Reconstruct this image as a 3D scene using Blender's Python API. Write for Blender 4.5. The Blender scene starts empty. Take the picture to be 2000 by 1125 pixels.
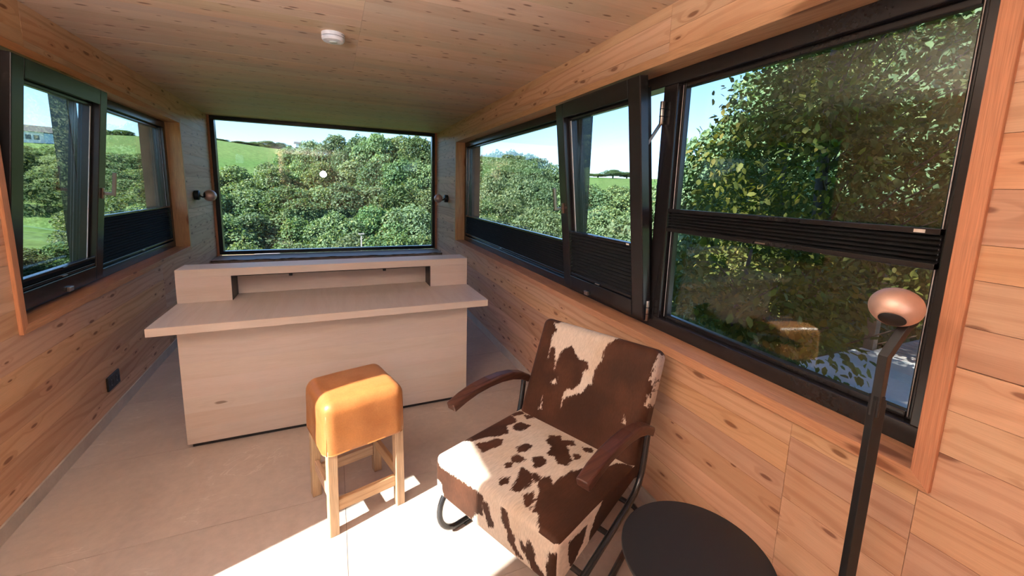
import bpy, bmesh, math, random
import numpy as np
from mathutils import Vector, Matrix

rnd = random.Random(7)
sc = bpy.context.scene
COL = sc.collection
R = math.radians

# ------------------------------------------------------------------ camera
def cam_axes(yaw, pitch, roll):
    base = np.array([[1, 0, 0], [0, 0, -1], [0, 1, 0]], float)
    cy, sy = math.cos(yaw), math.sin(yaw)
    cp, sp = math.cos(pitch), math.sin(pitch)
    cr, sr = math.cos(roll), math.sin(roll)
    Ry = np.array([[cy, 0, -sy], [0, 1, 0], [sy, 0, cy]])
    Rp = np.array([[1, 0, 0], [0, cp, -sp], [0, sp, cp]])
    Rr = np.array([[cr, -sr, 0], [sr, cr, 0], [0, 0, 1]])
    return Rr @ Rp @ Ry @ base
M = cam_axes(R(23.7786), R(8.6403), R(1.6652))
cd = bpy.data.cameras.new('camera')
cd.sensor_width = 36.0
cd.lens = 36.0 * 794.8 / 2000.0
cd.shift_y = -(562.5 - 490.3) / 2000.0
cd.clip_start = 0.02
cd.clip_end = 2000
cam = bpy.data.objects.new('camera', cd)
COL.objects.link(cam)
right, down, fwd = M
cam.matrix_world = Matrix(((right[0], -down[0], -fwd[0], 0.0),
                           (right[1], -down[1], -fwd[1], 0.0),
                           (right[2], -down[2], -fwd[2], 1.5),
                           (0, 0, 0, 1)))
sc.camera = cam

# ------------------------------------------------------------------ world, sun, exposure
SUN_EL, SUN_AZ = 39.0, 71.0          # light travels towards azimuth 71 deg (from +y to +x)
world = bpy.data.worlds.new('sky')
sc.world = world
world.use_nodes = True
wn = world.node_tree.nodes
wn.clear()
sky = wn.new('ShaderNodeTexSky')
sky.sky_type = 'NISHITA'
sky.sun_disc = False
sky.sun_elevation = R(SUN_EL)
sky.sun_rotation = R(SUN_AZ + 180)
sky.altitude = 2500
sky.air_density = 1.0
sky.dust_density = 0.2
sky.ozone_density = 1.2
bg = wn.new('ShaderNodeBackground')
bg.inputs['Strength'].default_value = 0.25
wo = wn.new('ShaderNodeOutputWorld')
tint = wn.new('ShaderNodeMix'); tint.data_type = 'RGBA'; tint.blend_type = 'MULTIPLY'
tint.inputs[0].default_value = 1.0; tint.inputs[7].default_value = (0.78, 0.94, 1.10, 1.0)
world.node_tree.links.new(sky.outputs[0], tint.inputs[6])
world.node_tree.links.new(tint.outputs[2], bg.inputs[0])
world.node_tree.links.new(bg.outputs[0], wo.inputs[0])

sd = bpy.data.lights.new('sun', 'SUN')
sd.energy = 14.5
sd.angle = R(0.6)
sd.color = (1.0, 0.96, 0.90)
sun = bpy.data.objects.new('sun', sd)
COL.objects.link(sun)
trav = Vector((math.sin(R(SUN_AZ)) * math.cos(R(SUN_EL)), math.cos(R(SUN_AZ)) * math.cos(R(SUN_EL)), -math.sin(R(SUN_EL))))
sun.rotation_euler = trav.to_track_quat('-Z', 'Y').to_euler()
sun.location = (-8, -4, 10)

vs = sc.view_settings
vs.view_transform = 'Standard'
vs.look = 'None'
vs.exposure = 0.68
vs.gamma = 1.0
vs.use_curve_mapping = False
FILL_GLOBE_POWER, FILL_UPLIGHT_POWER = 44.0, 830.0  # strengths of the two added fill lights
sc.cycles.max_bounces = 8
sc.cycles.diffuse_bounces = 5
sc.cycles.glossy_bounces = 3
sc.cycles.transmission_bounces = 2
sc.cycles.transparent_max_bounces = 16
sc.cycles.caustics_reflective = False
sc.cycles.caustics_refractive = False

# ------------------------------------------------------------------ mesh helpers
class MB:
    def __init__(self):
        self.v = []; self.f = []; self.sm = []
    def add(self, verts, faces, smooth=False):
        o = len(self.v)
        self.v += [tuple(map(float, p)) for p in verts]
        self.f += [tuple(i + o for i in f) for f in faces]
        self.sm += [smooth] * len(faces)
        return self
    def hexa(self, p):      # p: 8 points, bottom ring 0-3, top ring 4-7
        return self.add(p, [(0, 3, 2, 1), (4, 5, 6, 7), (0, 1, 5, 4), (1, 2, 6, 5), (2, 3, 7, 6), (3, 0, 4, 7)])
    def box(self, x0, x1, y0, y1, z0, z1):
        return self.hexa([(x0, y0, z0), (x1, y0, z0), (x1, y1, z0), (x0, y1, z0),
                          (x0, y0, z1), (x1, y0, z1), (x1, y1, z1), (x0, y1, z1)])
    def tube(self, path, rad, n=12, close=False, caps=True, square=False, up=None):
        pts = [Vector(p) for p in path]
        m = len(pts)
        rings = []
        nrm = None
        for i, p in enumerate(pts):
            if close:
                t = (pts[(i + 1) % m] - pts[i - 1]).normalized()
            else:
                t = (pts[min(i + 1, m - 1)] - pts[max(i - 1, 0)]).normalized()
            if nrm is None:
                a = Vector(up) if up else (Vector((0, 0, 1)) if abs(t.z) < 0.9 else Vector((1, 0, 0)))
                nrm = (a - t * a.dot(t)).normalized()
            else:
                nrm = (nrm - t * nrm.dot(t)).normalized()
            b = t.cross(nrm)
            r = rad[i] if isinstance(rad, (list, tuple)) else rad
            ring = []
            for k in range(n):
                a = 2 * math.pi * (k + (0.5 if square else 0)) / n
                ring.append(p + nrm * (math.cos(a) * r) + b * (math.sin(a) * r))
            rings.append(ring)
        verts = [q for ring in rings for q in ring]
        faces = []
        cnt = m if close else m - 1
        for i in range(cnt):
            j = (i + 1) % m
            for k in range(n):
                l = (k + 1) % n
                faces.append((i * n + k, i * n + l, j * n + l, j * n + k))
        self.add(verts, faces, not square)
        if caps and not close:
            o = len(self.v) - len(verts)
            self.f.append(tuple(o + k for k in reversed(range(n)))); self.sm.append(False)
            self.f.append(tuple(o + (m - 1) * n + k for k in range(n))); self.sm.append(False)
        return self
    def lathe(self, prof, n=32, axis_mat=None, smooth=True, cap0=True, cap1=True):
        A = axis_mat or Matrix.Identity(4)
        verts = []
        for (r, z) in prof:
            for k in range(n):
                a = 2 * math.pi * k / n
                verts.append(A @ Vector((r * math.cos(a), r * math.sin(a), z)))
        faces = []
        for i in range(len(prof) - 1):
            for k in range(n):
                l = (k + 1) % n
                faces.append((i * n + k, i * n + l, (i + 1) * n + l, (i + 1) * n + k))
        self.add(verts, faces, smooth)
        o = len(self.v) - len(verts)
        if cap0:
            self.f.append(tuple(o + k for k in reversed(range(n)))); self.sm.append(False)
        if cap1:
            self.f.append(tuple(o + (len(prof) - 1) * n + k for k in range(n))); self.sm.append(False)
        return self
    def mesh(self, name, mat=None):
        me = bpy.data.meshes.new(name)
        me.from_pydata(self.v, [], self.f)
        me.polygons.foreach_set('use_smooth', self.sm)
        me.update()
        if mat: me.materials.append(mat)
        return me
    def build(self, name, mat, parent=None, bevel=0.0, seg=2):
        o = bpy.data.objects.new(name, self.mesh(name, mat))
        COL.objects.link(o)
        if parent: o.parent = parent
        if bevel:
            b = o.modifiers.new('bevel', 'BEVEL')
            b.width = bevel; b.segments = seg; b.limit_method = 'ANGLE'; b.angle_limit = R(40)
            b.harden_normals = False
        return o

def tag(o, label=None, cat=None, group=None, kind=None):
    if label: o['label'] = label
    if cat: o['category'] = cat
    if group: o['group'] = group
    if kind: o['kind'] = kind
    return o
def empty(name, loc=(0, 0, 0), rz=0.0, parent=None):
    o = bpy.data.objects.new(name, None)
    COL.objects.link(o)
    o.location = loc
    o.rotation_euler = (0, 0, rz)
    o.empty_display_size = 0.05
    if parent: o.parent = parent
    return o
def inst(me, name, parent=None, mat=None):
    o = bpy.data.objects.new(name, me)
    COL.objects.link(o)
    if parent: o.parent = parent
    if mat is not None: o.matrix_local = mat
    return o

def rounded_grid(dx, dy, dz, r, nx, ny, nz):
    """box of half sizes dx,dy,dz with rounded edges r, as a welded grid"""
    idx = {}; V = []; F = []
    def coord(i, n, h):
        return -h + 2 * h * i / n
    def vert(i, j, k):
        key = (i, j, k)
        if key in idx: return idx[key]
        p = Vector((coord(i, nx, dx), coord(j, ny, dy), coord(k, nz, dz)))
        q = Vector((max(-dx + r, min(dx - r, p.x)), max(-dy + r, min(dy - r, p.y)), max(-dz + r, min(dz - r, p.z))))
        d = p - q
        if d.length > 1e-9:
            # keep even spacing on the rounded border
            d = d.normalized() * r
        idx[key] = len(V); V.append(q + d)
        return idx[key]
    for i in range(nx):
        for j in range(ny):
            F.append((vert(i, j, 0), vert(i, j + 1, 0), vert(i + 1, j + 1, 0), vert(i + 1, j, 0)))
            F.append((vert(i, j, nz), vert(i + 1, j, nz), vert(i + 1, j + 1, nz), vert(i, j + 1, nz)))
    for i in range(nx):
        for k in range(nz):
            F.append((vert(i, 0, k), vert(i + 1, 0, k), vert(i + 1, 0, k + 1), vert(i, 0, k + 1)))
            F.append((vert(i, ny, k), vert(i, ny, k + 1), vert(i + 1, ny, k + 1), vert(i + 1, ny, k)))
    for j in range(ny):
        for k in range(nz):
            F.append((vert(0, j, k), vert(0, j, k + 1), vert(0, j + 1, k + 1), vert(0, j + 1, k)))
            F.append((vert(nx, j, k), vert(nx, j + 1, k), vert(nx, j + 1, k + 1), vert(nx, j, k + 1)))
    return V, F

# ------------------------------------------------------------------ material helpers
class NT:
    def __init__(self, name):
        self.m = bpy.data.materials.new(name)
        self.m.use_nodes = True
        self.t = self.m.node_tree
        self.t.nodes.clear()
        self.out = self.t.nodes.new('ShaderNodeOutputMaterial')
    def n(self, typ, **kw):
        nd = self.t.nodes.new(typ)
        for k, v in kw.items():
            setattr(nd, k, v)
        return nd
    def put(self, sock, val):
        if val is None: return
        if isinstance(val, bpy.types.NodeSocket):
            self.t.links.new(val, sock)
        else:
            if sock.type == 'RGBA' and len(val) == 3: val = (*val, 1.0)
            sock.default_value = val
    def math(self, op, a, b=None, c=None, clamp=False):
        nd = self.n('ShaderNodeMath', operation=op, use_clamp=clamp)
        self.put(nd.inputs[0], a); self.put(nd.inputs[1], b)
        if c is not None: self.put(nd.inputs[2], c)
        return nd.outputs[0]
    def vmath(self, op, a, b=None):
        nd = self.n('ShaderNodeVectorMath', operation=op)
        self.put(nd.inputs[0], a); self.put(nd.inputs[1], b)
        return nd.outputs[0]
    def mix(self, f, a, b, blend='MIX'):
        nd = self.n('ShaderNodeMix', data_type='RGBA', blend_type=blend)
        self.put(nd.inputs[0], f); self.put(nd.inputs[6], a); self.put(nd.inputs[7], b)
        return nd.outputs[2]
    def noise(self, vec, scale=1.0, detail=2.0, rough=0.5, dist=0.0):
        nd = self.n('ShaderNodeTexNoise')
        self.put(nd.inputs['Vector'], vec)
        nd.inputs['Scale'].default_value = scale
        nd.inputs['Detail'].default_value = detail
        nd.inputs['Roughness'].default_value = rough
        nd.inputs['Distortion'].default_value = dist
        return nd.outputs['Fac']
    def smooth(self, v, lo, hi, a=0.0, b=1.0):
        nd = self.n('ShaderNodeMapRange', interpolation_type='SMOOTHSTEP')
        self.put(nd.inputs[0], v)
        nd.inputs[1].default_value = lo; nd.inputs[2].default_value = hi
        nd.inputs[3].default_value = a; nd.inputs[4].default_value = b
        return nd.outputs[0]
    def obj(self):
        return self.n('ShaderNodeTexCoord').outputs['Object']
    def objrand(self):
        return self.n('ShaderNodeObjectInfo').outputs['Random']
    def principled(self, col, rough=0.5, metal=0.0, spec=0.5, bump=None, bstr=0.1, bdist=0.002, **kw):
        p = self.n('ShaderNodeBsdfPrincipled')
        self.put(p.inputs['Base Color'], col)
        self.put(p.inputs['Roughness'], rough)
        self.put(p.inputs['Metallic'], metal)
        self.put(p.inputs['Specular IOR Level'], spec)
        for k, v in kw.items():
            self.put(p.inputs[k.replace('_', ' ')], v)
        if bump is not None:
            b = self.n('ShaderNodeBump')
            b.inputs['Strength'].default_value = bstr
            b.inputs['Distance'].default_value = bdist
            self.put(b.inputs['Height'], bump)
            self.t.links.new(b.outputs[0], p.inputs['Normal'])
        self.t.links.new(p.outputs[0], self.out.inputs[0])
        return p
    def done(self):
        return self.m

def flat_mat(name, col, rough=0.5, metal=0.0, spec=0.5, var=0.06, scale=40.0, bump=0.0):
    t = NT(name)
    c = t.obj()
    n = t.noise(c, scale, 3.0)
    f = t.smooth(n, 0.3, 0.7, 1.0 - var, 1.0 + var)
    cc = t.mix(1.0, col, f, 'MULTIPLY')
    r = t.smooth(n, 0.3, 0.7, max(0.02, rough - 0.05), min(1.0, rough + 0.05))
    t.principled(cc, r, metal, spec, bump=n if bump else None, bstr=bump)
    return t.done()

def wood_mat(name, light, dark, knot, ring_w=110.0, ring_amp=9.0, ring_con=0.55, warp=(0.55, 3.2), knots=(3.2, 11.0),
             knot_keep=0.45, knot_size=0.13, tint=0.16, rough=0.5, fine=0.18, spec=0.3, axis='xz'):
    """grain runs along the object's local x; z is across the board"""
    t = NT(name)
    sep = t.n('ShaderNodeSeparateXYZ')
    t.put(sep.inputs[0], t.obj())
    x, y, z = sep.outputs
    if axis == 'xy': y, z = z, y
    if axis == 'zx': x, y, z = z, y, x
    if axis == 'yx': x, y, z = y, z, x
    rn = t.objrand()
    xo = t.math('ADD', x, t.math('MULTIPLY', rn, 61.7))
    zo = t.math('ADD', t.math('ADD', z, t.math('MULTIPLY', y, 0.6)), t.math('MULTIPLY', rn, 23.3))
    def vec(a, b, c=0.0):
        cb = t.n('ShaderNodeCombineXYZ')
        t.put(cb.inputs[0], a); t.put(cb.inputs[1], b); t.put(cb.inputs[2], c)
        return cb.outputs[0]
    w = t.noise(vec(t.math('MULTIPLY', xo, warp[0]), t.math('MULTIPLY', zo, warp[1])), 1.0, 2.0, 0.5)
    wob = t.noise(vec(t.math('MULTIPLY', xo, 5.0), t.math('MULTIPLY', zo, 22.0)), 1.0, 2.0, 0.5)
    vo = t.n('ShaderNodeTexVoronoi', voronoi_dimensions='2D', feature='F1')
    kv = vec(t.math('ADD', t.math('MULTIPLY', xo, knots[0]), t.math('MULTIPLY', wob, 0.18)), t.math('MULTIPLY', zo, knots[1]))
    t.put(vo.inputs['Vector'], kv)
    vo.inputs['Scale'].default_value = 1.0
    csep = t.n('ShaderNodeSeparateColor')
    t.put(csep.inputs[0], vo.outputs['Color'])
    keep = t.math('LESS_THAN', csep.outputs[0], knot_keep)
    size = t.math('MULTIPLY_ADD', csep.outputs[1], knot_size, knot_size * 0.35)
    kd = t.math('DIVIDE', vo.outputs['Distance'], size)
    kmask = t.math('MULTIPLY', t.smooth(kd, 0.55, 1.1, 1.0, 0.0), keep)
    khalo = t.math('MULTIPLY', t.smooth(kd, 0.8, 3.2, 1.0, 0.0), keep)
    ph = t.math('ADD', t.math('MULTIPLY', zo, ring_w), t.math('MULTIPLY', w, ring_amp * 6.28))
    ph = t.math('ADD', ph, t.math('MULTIPLY', khalo, 5.0))
    ph = t.math('ADD', ph, t.math('MULTIPLY', wob, 1.4))
    sn = t.math('SINE', ph)
    ring = t.smooth(sn, 0.1, 1.0)
    ring = t.math('MULTIPLY', ring, t.smooth(w, 0.3, 0.62, 0.35, 1.0))
    fib = t.noise(vec(t.math('MULTIPLY', xo, 9.0), t.math('MULTIPLY', zo, 420.0)), 1.0, 2.0, 0.6)
    broad = t.noise(vec(t.math('MULTIPLY', xo, 0.8), t.math('MULTIPLY', zo, 14.0)), 1.0, 2.0, 0.5)
    f = t.math('MULTIPLY', ring, ring_con)
    f = t.math('ADD', f, t.smooth(broad, 0.35, 0.7, 0.0, 0.35))
    f = t.math('ADD', f, t.math('MULTIPLY', khalo, 0.18), None, clamp=True)
    col = t.mix(f, light, dark)
    col = t.mix(t.math('MULTIPLY', kmask, 0.9), col, knot)
    val = t.math('MULTIPLY', t.smooth(fib, 0.25, 0.75, 1.0 - fine, 1.0 + fine), t.math('MULTIPLY_ADD', rn, tint * 2, 1.0 - tint))
    hs = t.n('ShaderNodeHueSaturation')
    r2 = t.math('FRACT', t.math('MULTIPLY', rn, 7.31))
    t.put(hs.inputs['Hue'], t.math('MULTIPLY_ADD', r2, 0.016, 0.492))
    t.put(hs.inputs['Saturation'], t.math('MULTIPLY_ADD', t.math('FRACT', t.math('MULTIPLY', rn, 13.7)), 0.2, 0.9))
    t.put(hs.inputs['Value'], val)
    t.put(hs.inputs['Color'], col)
    t.principled(hs.outputs[0], rough, 0.0, spec, bump=t.math('ADD', fib, ring), bstr=0.08, bdist=0.0006)
    return t.done()

def metal_mat(name, col, rough=0.3, metal=0.0, spec=0.5, coat=0.0):
    t = NT(name)
    n = t.noise(t.obj(), 90.0, 3.0)
    p = t.principled(t.mix(1.0, col, t.smooth(n, 0.3, 0.7, 0.97, 1.03), 'MULTIPLY'), t.smooth(n, 0.3, 0.7, rough * 0.97, rough * 1.03), metal, spec)
    p.inputs['Coat Weight'].default_value = coat
    return t.done()

def glass_mat(name, f0=0.075, tint=(0.96, 0.985, 0.975)):
    t = NT(name)
    geo = t.n('ShaderNodeNewGeometry')
    dp = t.n('ShaderNodeVectorMath', operation='DOT_PRODUCT')
    t.put(dp.inputs[0], geo.outputs['Normal']); t.put(dp.inputs[1], geo.outputs['Incoming'])
    c = t.math('ABSOLUTE', dp.outputs['Value'])
    k = t.math('POWER', t.math('SUBTRACT', 1.0, c), 5.0)
    fres = t.math('MULTIPLY_ADD', k, 1.0 - f0, f0)
    fres = t.math('MULTIPLY', fres, t.smooth(t.noise(t.obj(), 2.0, 1.0), 0.2, 0.8, 0.99, 1.01), None, clamp=True)
    tr = t.n('ShaderNodeBsdfTransparent'); t.put(tr.inputs[0], tint)
    gl = t.n('ShaderNodeBsdfGlossy'); gl.inputs['Roughness'].default_value = 0.0
    mx = t.n('ShaderNodeMixShader')
    t.t.links.new(fres, mx.inputs[0])
    t.t.links.new(tr.outputs[0], mx.inputs[1])
    t.t.links.new(gl.outputs[0], mx.inputs[2])
    t.t.links.new(mx.outputs[0], t.out.inputs[0])
    return t.done()

MT = {}
LAR = dict(light=(0.65, 0.40, 0.25), dark=(0.45, 0.235, 0.13), knot=(0.20, 0.08, 0.04), ring_con=0.5, knots=(4.2, 13.0), knot_keep=0.5, knot_size=0.12, tint=0.13, fine=0.07)
MT['larch'] = wood_mat('larch_wall', **LAR)
MT['larch_ceil'] = wood_mat('larch_ceiling', (0.66, 0.47, 0.33), (0.56, 0.365, 0.24), (0.20, 0.10, 0.06), ring_con=0.2, fine=0.07, knots=(5.5, 16.0),
                            knot_keep=0.62, knot_size=0.12, tint=0.1)
MT['trim'] = wood_mat('larch_trim', (0.53, 0.275, 0.155), (0.43, 0.20, 0.105), (0.2, 0.07, 0.03), ring_w=420, ring_amp=3.0, ring_con=0.6,
                      warp=(0.3, 1.5), knots=(0.6, 3.0), knot_keep=0.1, tint=0.05)
MT['sill'] = wood_mat('larch_sill', (0.55, 0.33, 0.165), (0.43, 0.22, 0.1), (0.2, 0.08, 0.03), ring_con=0.25, knots=(2.0, 8.0), knot_keep=0.3, tint=0.05, axis='xy')
MT['jamb'] = wood_mat('larch_jamb', (0.58, 0.33, 0.15), (0.42, 0.19, 0.08), (0.25, 0.09, 0.03), ring_w=160, ring_con=0.35, knots=(2.5, 9.0), knot_keep=0.3, tint=0.05)
MT['desk'] = wood_mat('desk_pale_wood', (0.63, 0.545, 0.49), (0.575, 0.48, 0.42), (0.22, 0.15, 0.11), ring_w=70, ring_amp=6, ring_con=0.35,
                      knots=(1.0, 4.0), knot_keep=0.10, knot_size=0.07, tint=0.035, fine=0.05, rough=0.42)
MT['oak'] = wood_mat('stool_oak', (0.50, 0.34, 0.20), (0.37, 0.225, 0.115), (0.2, 0.1, 0.05), ring_w=260, ring_amp=4, ring_con=0.5,
                     knots=(1.0, 5.0), knot_keep=0.08, tint=0.08)
MT['walnut'] = wood_mat('armrest_walnut', (0.080, 0.034, 0.022), (0.042, 0.017, 0.011), (0.04, 0.015, 0.01), ring_w=300, ring_amp=4, ring_con=0.6,
                        knots=(1.0, 5.0), knot_keep=0.02, tint=0.05, rough=0.35)
MT['frame'] = metal_mat('anthracite_frame', (0.015, 0.0145, 0.016), 0.22, 0.0, 0.5)
MT['frame_dark'] = metal_mat('black_rubber', (0.009, 0.009, 0.010), 0.6, 0.0, 0.3)
MT['steel'] = metal_mat('brushed_steel', (0.52, 0.47, 0.43), 0.32, 1.0)
MT['bronze'] = metal_mat('bronze_handle', (0.36, 0.27, 0.22), 0.3, 1.0)
MT['copper'] = metal_mat('copper_shade', (0.66, 0.45, 0.37), 0.48, 0.7)
MT['black_metal'] = metal_mat('black_powder_coat', (0.011, 0.011, 0.012), 0.45, 0.0, 0.4)
MT['black_tube'] = metal_mat('black_tube_steel', (0.022, 0.022, 0.024), 0.22, 0.0, 0.6)
MT['table_black'] = metal_mat('table_top_black', (0.014, 0.013, 0.013), 0.5, 0.0, 0.4)
MT['white_plastic'] = flat_mat('white_plastic', (0.78, 0.76, 0.77), 0.4)
MT['grey_plastic'] = flat_mat('grey_plastic', (0.30, 0.29, 0.31), 0.5)
MT['button'] = flat_mat('detector_button', (0.62, 0.66, 0.60), 0.4)
MT['socket'] = flat_mat('socket_black', (0.012, 0.012, 0.011), 0.45)
MT['cord'] = flat_mat('blind_cord', (0.75, 0.75, 0.78), 0.6)
MT['label'] = flat_mat('blind_label', (0.8, 0.8, 0.8), 0.5)
MT['glass'] = glass_mat('window_glass')
MT['glass_clear'] = glass_mat('window_glass_clear', 0.04)
MT['backing'] = flat_mat('wall_core', (0.10, 0.05, 0.025), 0.8)
MT['exterior'] = flat_mat('exterior_larch', (0.30, 0.20, 0.13), 0.8, var=0.2, scale=6)

def blind_mat():
    t = NT('blind_fabric')
    n = t.noise(t.vmath('MULTIPLY', t.obj(), (6.0, 6.0, 900.0)), 1.0, 2.0)
    t.principled(t.mix(1.0, (0.014, 0.016, 0.018), t.smooth(n, 0.3, 0.7, 0.8, 1.2), 'MULTIPLY'), 0.75, 0, 0.3, bump=n, bstr=0.1)
    return t.done()
MT['blind'] = blind_mat()

def stone_mat(name, base, vein, scale=1.0):
    t = NT(name)
    rn = t.objrand()
    off = t.n('ShaderNodeCombineXYZ')
    t.put(off.inputs[0], t.math('MULTIPLY', rn, 31.0)); t.put(off.inputs[1], t.math('MULTIPLY', rn, 17.0))
    c = t.vmath('ADD', t.obj(), off.outputs[0])
    a = t.noise(c, 2.2 * scale, 5.0, 0.6, 0.6)
    b = t.noise(c, 26.0 * scale, 4.0, 0.6)
    v = t.noise(t.vmath('MULTIPLY', c, (0.7, 1.6, 1.0)), 2.0 * scale, 5.0, 0.55, 1.2)
    vm = t.smooth(t.math('ABSOLUTE', t.math('SUBTRACT', v, 0.5)), 0.0, 0.010, 1.0, 0.0)
    vm = t.math('MULTIPLY', vm, t.smooth(a, 0.5, 0.62))
    f = t.smooth(a, 0.3, 0.7, 0.90, 1.08)
    f = t.math('MULTIPLY', f, t.smooth(b, 0.3, 0.7, 0.95, 1.05))
    col = t.mix(1.0, base, f, 'MULTIPLY')
    col = t.mix(t.math('MULTIPLY', vm, 0.5), col, vein)
    t.principled(col, t.smooth(b, 0.3, 0.7, 0.42, 0.55), 0, 0.35, bump=t.math('ADD', b, v), bstr=0.12, bdist=0.001)
    return t.done()
MT['tile'] = stone_mat('floor_stone_tile', (0.47, 0.395, 0.345), (0.66, 0.59, 0.53))
MT['grout'] = flat_mat('grout', (0.24, 0.20, 0.17), 0.9)
MT['skirting'] = stone_mat('skirting_stone', (0.50, 0.45, 0.39), (0.6, 0.55, 0.5), 2.0)
MT['concrete'] = stone_mat('terrace_concrete', (0.62, 0.60, 0.58), (0.70, 0.69, 0.67))

def leather_mat():
    t = NT('tan_leather')
    c = t.obj()
    a = t.noise(c, 7.0, 4.0, 0.6)
    b = t.noise(c, 160.0, 3.0, 0.6)
    col = t.mix(t.smooth(a, 0.3, 0.75), (0.43, 0.175, 0.055), (0.33, 0.12, 0.035))
    col = t.mix(1.0, col, t.smooth(b, 0.3, 0.7, 0.93, 1.06), 'MULTIPLY')
    t.principled(col, t.smooth(a, 0.3, 0.7, 0.30, 0.42), 0, 0.45, bump=t.math('ADD', b, t.math('MULTIPLY', a, 2.0)), bstr=0.25, bdist=0.0012)
    return t.done()
MT['leather'] = leather_mat()

def hide_mat():
    t = NT('cow_hide')
    at = t.n('ShaderNodeAttribute', attribute_name='patch').outputs['Fac']
    c = t.obj()
    fur = t.noise(t.vmath('MULTIPLY', c, (260.0, 34.0, 60.0)), 1.0, 3.0, 0.65)
    fur2 = t.noise(t.vmath('MULTIPLY', c, (70.0, 14.0, 20.0)), 1.0, 3.0, 0.6)
    m = t.math('ADD', at, t.math('MULTIPLY', t.math('SUBTRACT', fur, 0.5), 0.034))
    m = t.math('ADD', m, t.math('MULTIPLY', t.math('SUBTRACT', fur2, 0.5), 0.022))
    k = t.smooth(m, -0.007, -0.001)
    dirt = t.noise(c, 5.0, 3.0)
    white = t.mix(t.smooth(dirt, 0.4, 0.75), (0.66, 0.58, 0.50), (0.58, 0.47, 0.36))
    brown = t.mix(t.smooth(dirt, 0.35, 0.7), (0.042, 0.018, 0.011), (0.080, 0.032, 0.018))
    col = t.mix(k, white, brown)
    col = t.mix(1.0, col, t.smooth(fur, 0.25, 0.75, 0.86, 1.12), 'MULTIPLY')
    p = t.principled(col, 0.6, 0, 0.12, bump=fur, bstr=0.22, bdist=0.0015)
    p.inputs['Sheen Weight'].default_value = 0.03
    p.inputs['Sheen Roughness'].default_value = 0.4
    return t.done()
MT['hide'] = hide_mat()

def leaf_mat(name, a, b, c=None, trans=0.35, warm=0.15):
    t = NT(name)
    geo = t.n('ShaderNodeNewGeometry')
    ri = geo.outputs['Random Per Island']
    rn = t.objrand()
    col = t.mix(ri, a, b)
    if c is not None:
        col = t.mix(t.math('MULTIPLY', t.math('GREATER_THAN', t.math('FRACT', t.math('MULTIPLY', ri, 9.7)), 0.86), 0.8), col, c)
    hs = t.n('ShaderNodeHueSaturation')
    t.put(hs.inputs['Hue'], t.math('MULTIPLY_ADD', rn, -0.065, 0.53))
    t.put(hs.inputs['Saturation'], t.math('MULTIPLY_ADD', t.math('FRACT', t.math('MULTIPLY', rn, 5.3)), 0.3, 0.8))
    t.put(hs.inputs['Value'], t.math('MULTIPLY_ADD', t.math('FRACT', t.math('MULTIPLY', rn, 3.7)), 0.65, 0.68))
    t.put(hs.inputs['Color'], col)
    d = t.n('ShaderNodeBsdfDiffuse'); t.put(d.inputs[0], hs.outputs[0])
    tl = t.n('ShaderNodeBsdfTranslucent'); t.put(tl.inputs[0], t.mix(1.0, hs.outputs[0], (1.3, 1.35, 0.6), 'MULTIPLY'))
    gl = t.n('ShaderNodeBsdfGlossy'); gl.inputs['Roughness'].default_value = 0.55
    mx = t.n('ShaderNodeMixShader'); mx.inputs[0].default_value = trans
    t.t.links.new(d.outputs[0], mx.inputs[1]); t.t.links.new(tl.outputs[0], mx.inputs[2])
    m2 = t.n('ShaderNodeMixShader'); m2.inputs[0].default_value = 0.012
    t.t.links.new(mx.outputs[0], m2.inputs[1]); t.t.links.new(gl.outputs[0], m2.inputs[2])
    t.t.links.new(m2.outputs[0], t.out.inputs[0])
    return t.done()
MT['leaf_far'] = leaf_mat('leaf_woods', (0.082, 0.145, 0.074), (0.140, 0.205, 0.096), (0.195, 0.23, 0.085), 0.35)  # bluish distance haze is mixed into this leaf colour
MT['leaf_near'] = leaf_mat('leaf_near', (0.055, 0.095, 0.016), (0.155, 0.19, 0.026), (0.27, 0.26, 0.035), 0.42)
MT['bark'] = flat_mat('bark', (0.11, 0.08, 0.055), 0.9, var=0.3, scale=14, bump=0.4)
def meadow_mat():
    t = NT('meadow_grass')
    c = t.obj()
    a = t.noise(c, 0.035, 4.0)
    b = t.noise(c, 0.9, 5.0, 0.65)
    col = t.mix(t.smooth(a, 0.35, 0.65), (0.055, 0.115, 0.028), (0.080, 0.13, 0.038))
    col = t.mix(1.0, col, t.smooth(b, 0.3, 0.7, 0.72, 1.25), 'MULTIPLY')
    t.principled(col, 0.9, 0, 0.1)
    return t.done()
MT['meadow'] = meadow_mat()
MT['house_white'] = flat_mat('house_render', (0.70, 0.70, 0.69), 0.8)
MT['house_blue'] = flat_mat('house_blue_sheet', (0.36, 0.50, 0.62), 0.6)
MT['house_roof'] = flat_mat('house_roof', (0.07, 0.07, 0.07), 0.8)
MT['house_glass'] = flat_mat('house_window', (0.05, 0.06, 0.07), 0.2)
MT['deck'] = flat_mat('deck_board', (0.30, 0.28, 0.27), 0.8, var=0.2, scale=9)
MT['post'] = flat_mat('weathered_post', (0.22, 0.15, 0.10), 0.8, var=0.25, scale=9)
MT['stonewall'] = flat_mat('dry_stone', (0.20, 0.20, 0.20), 0.9, var=0.3, scale=9)

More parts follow.
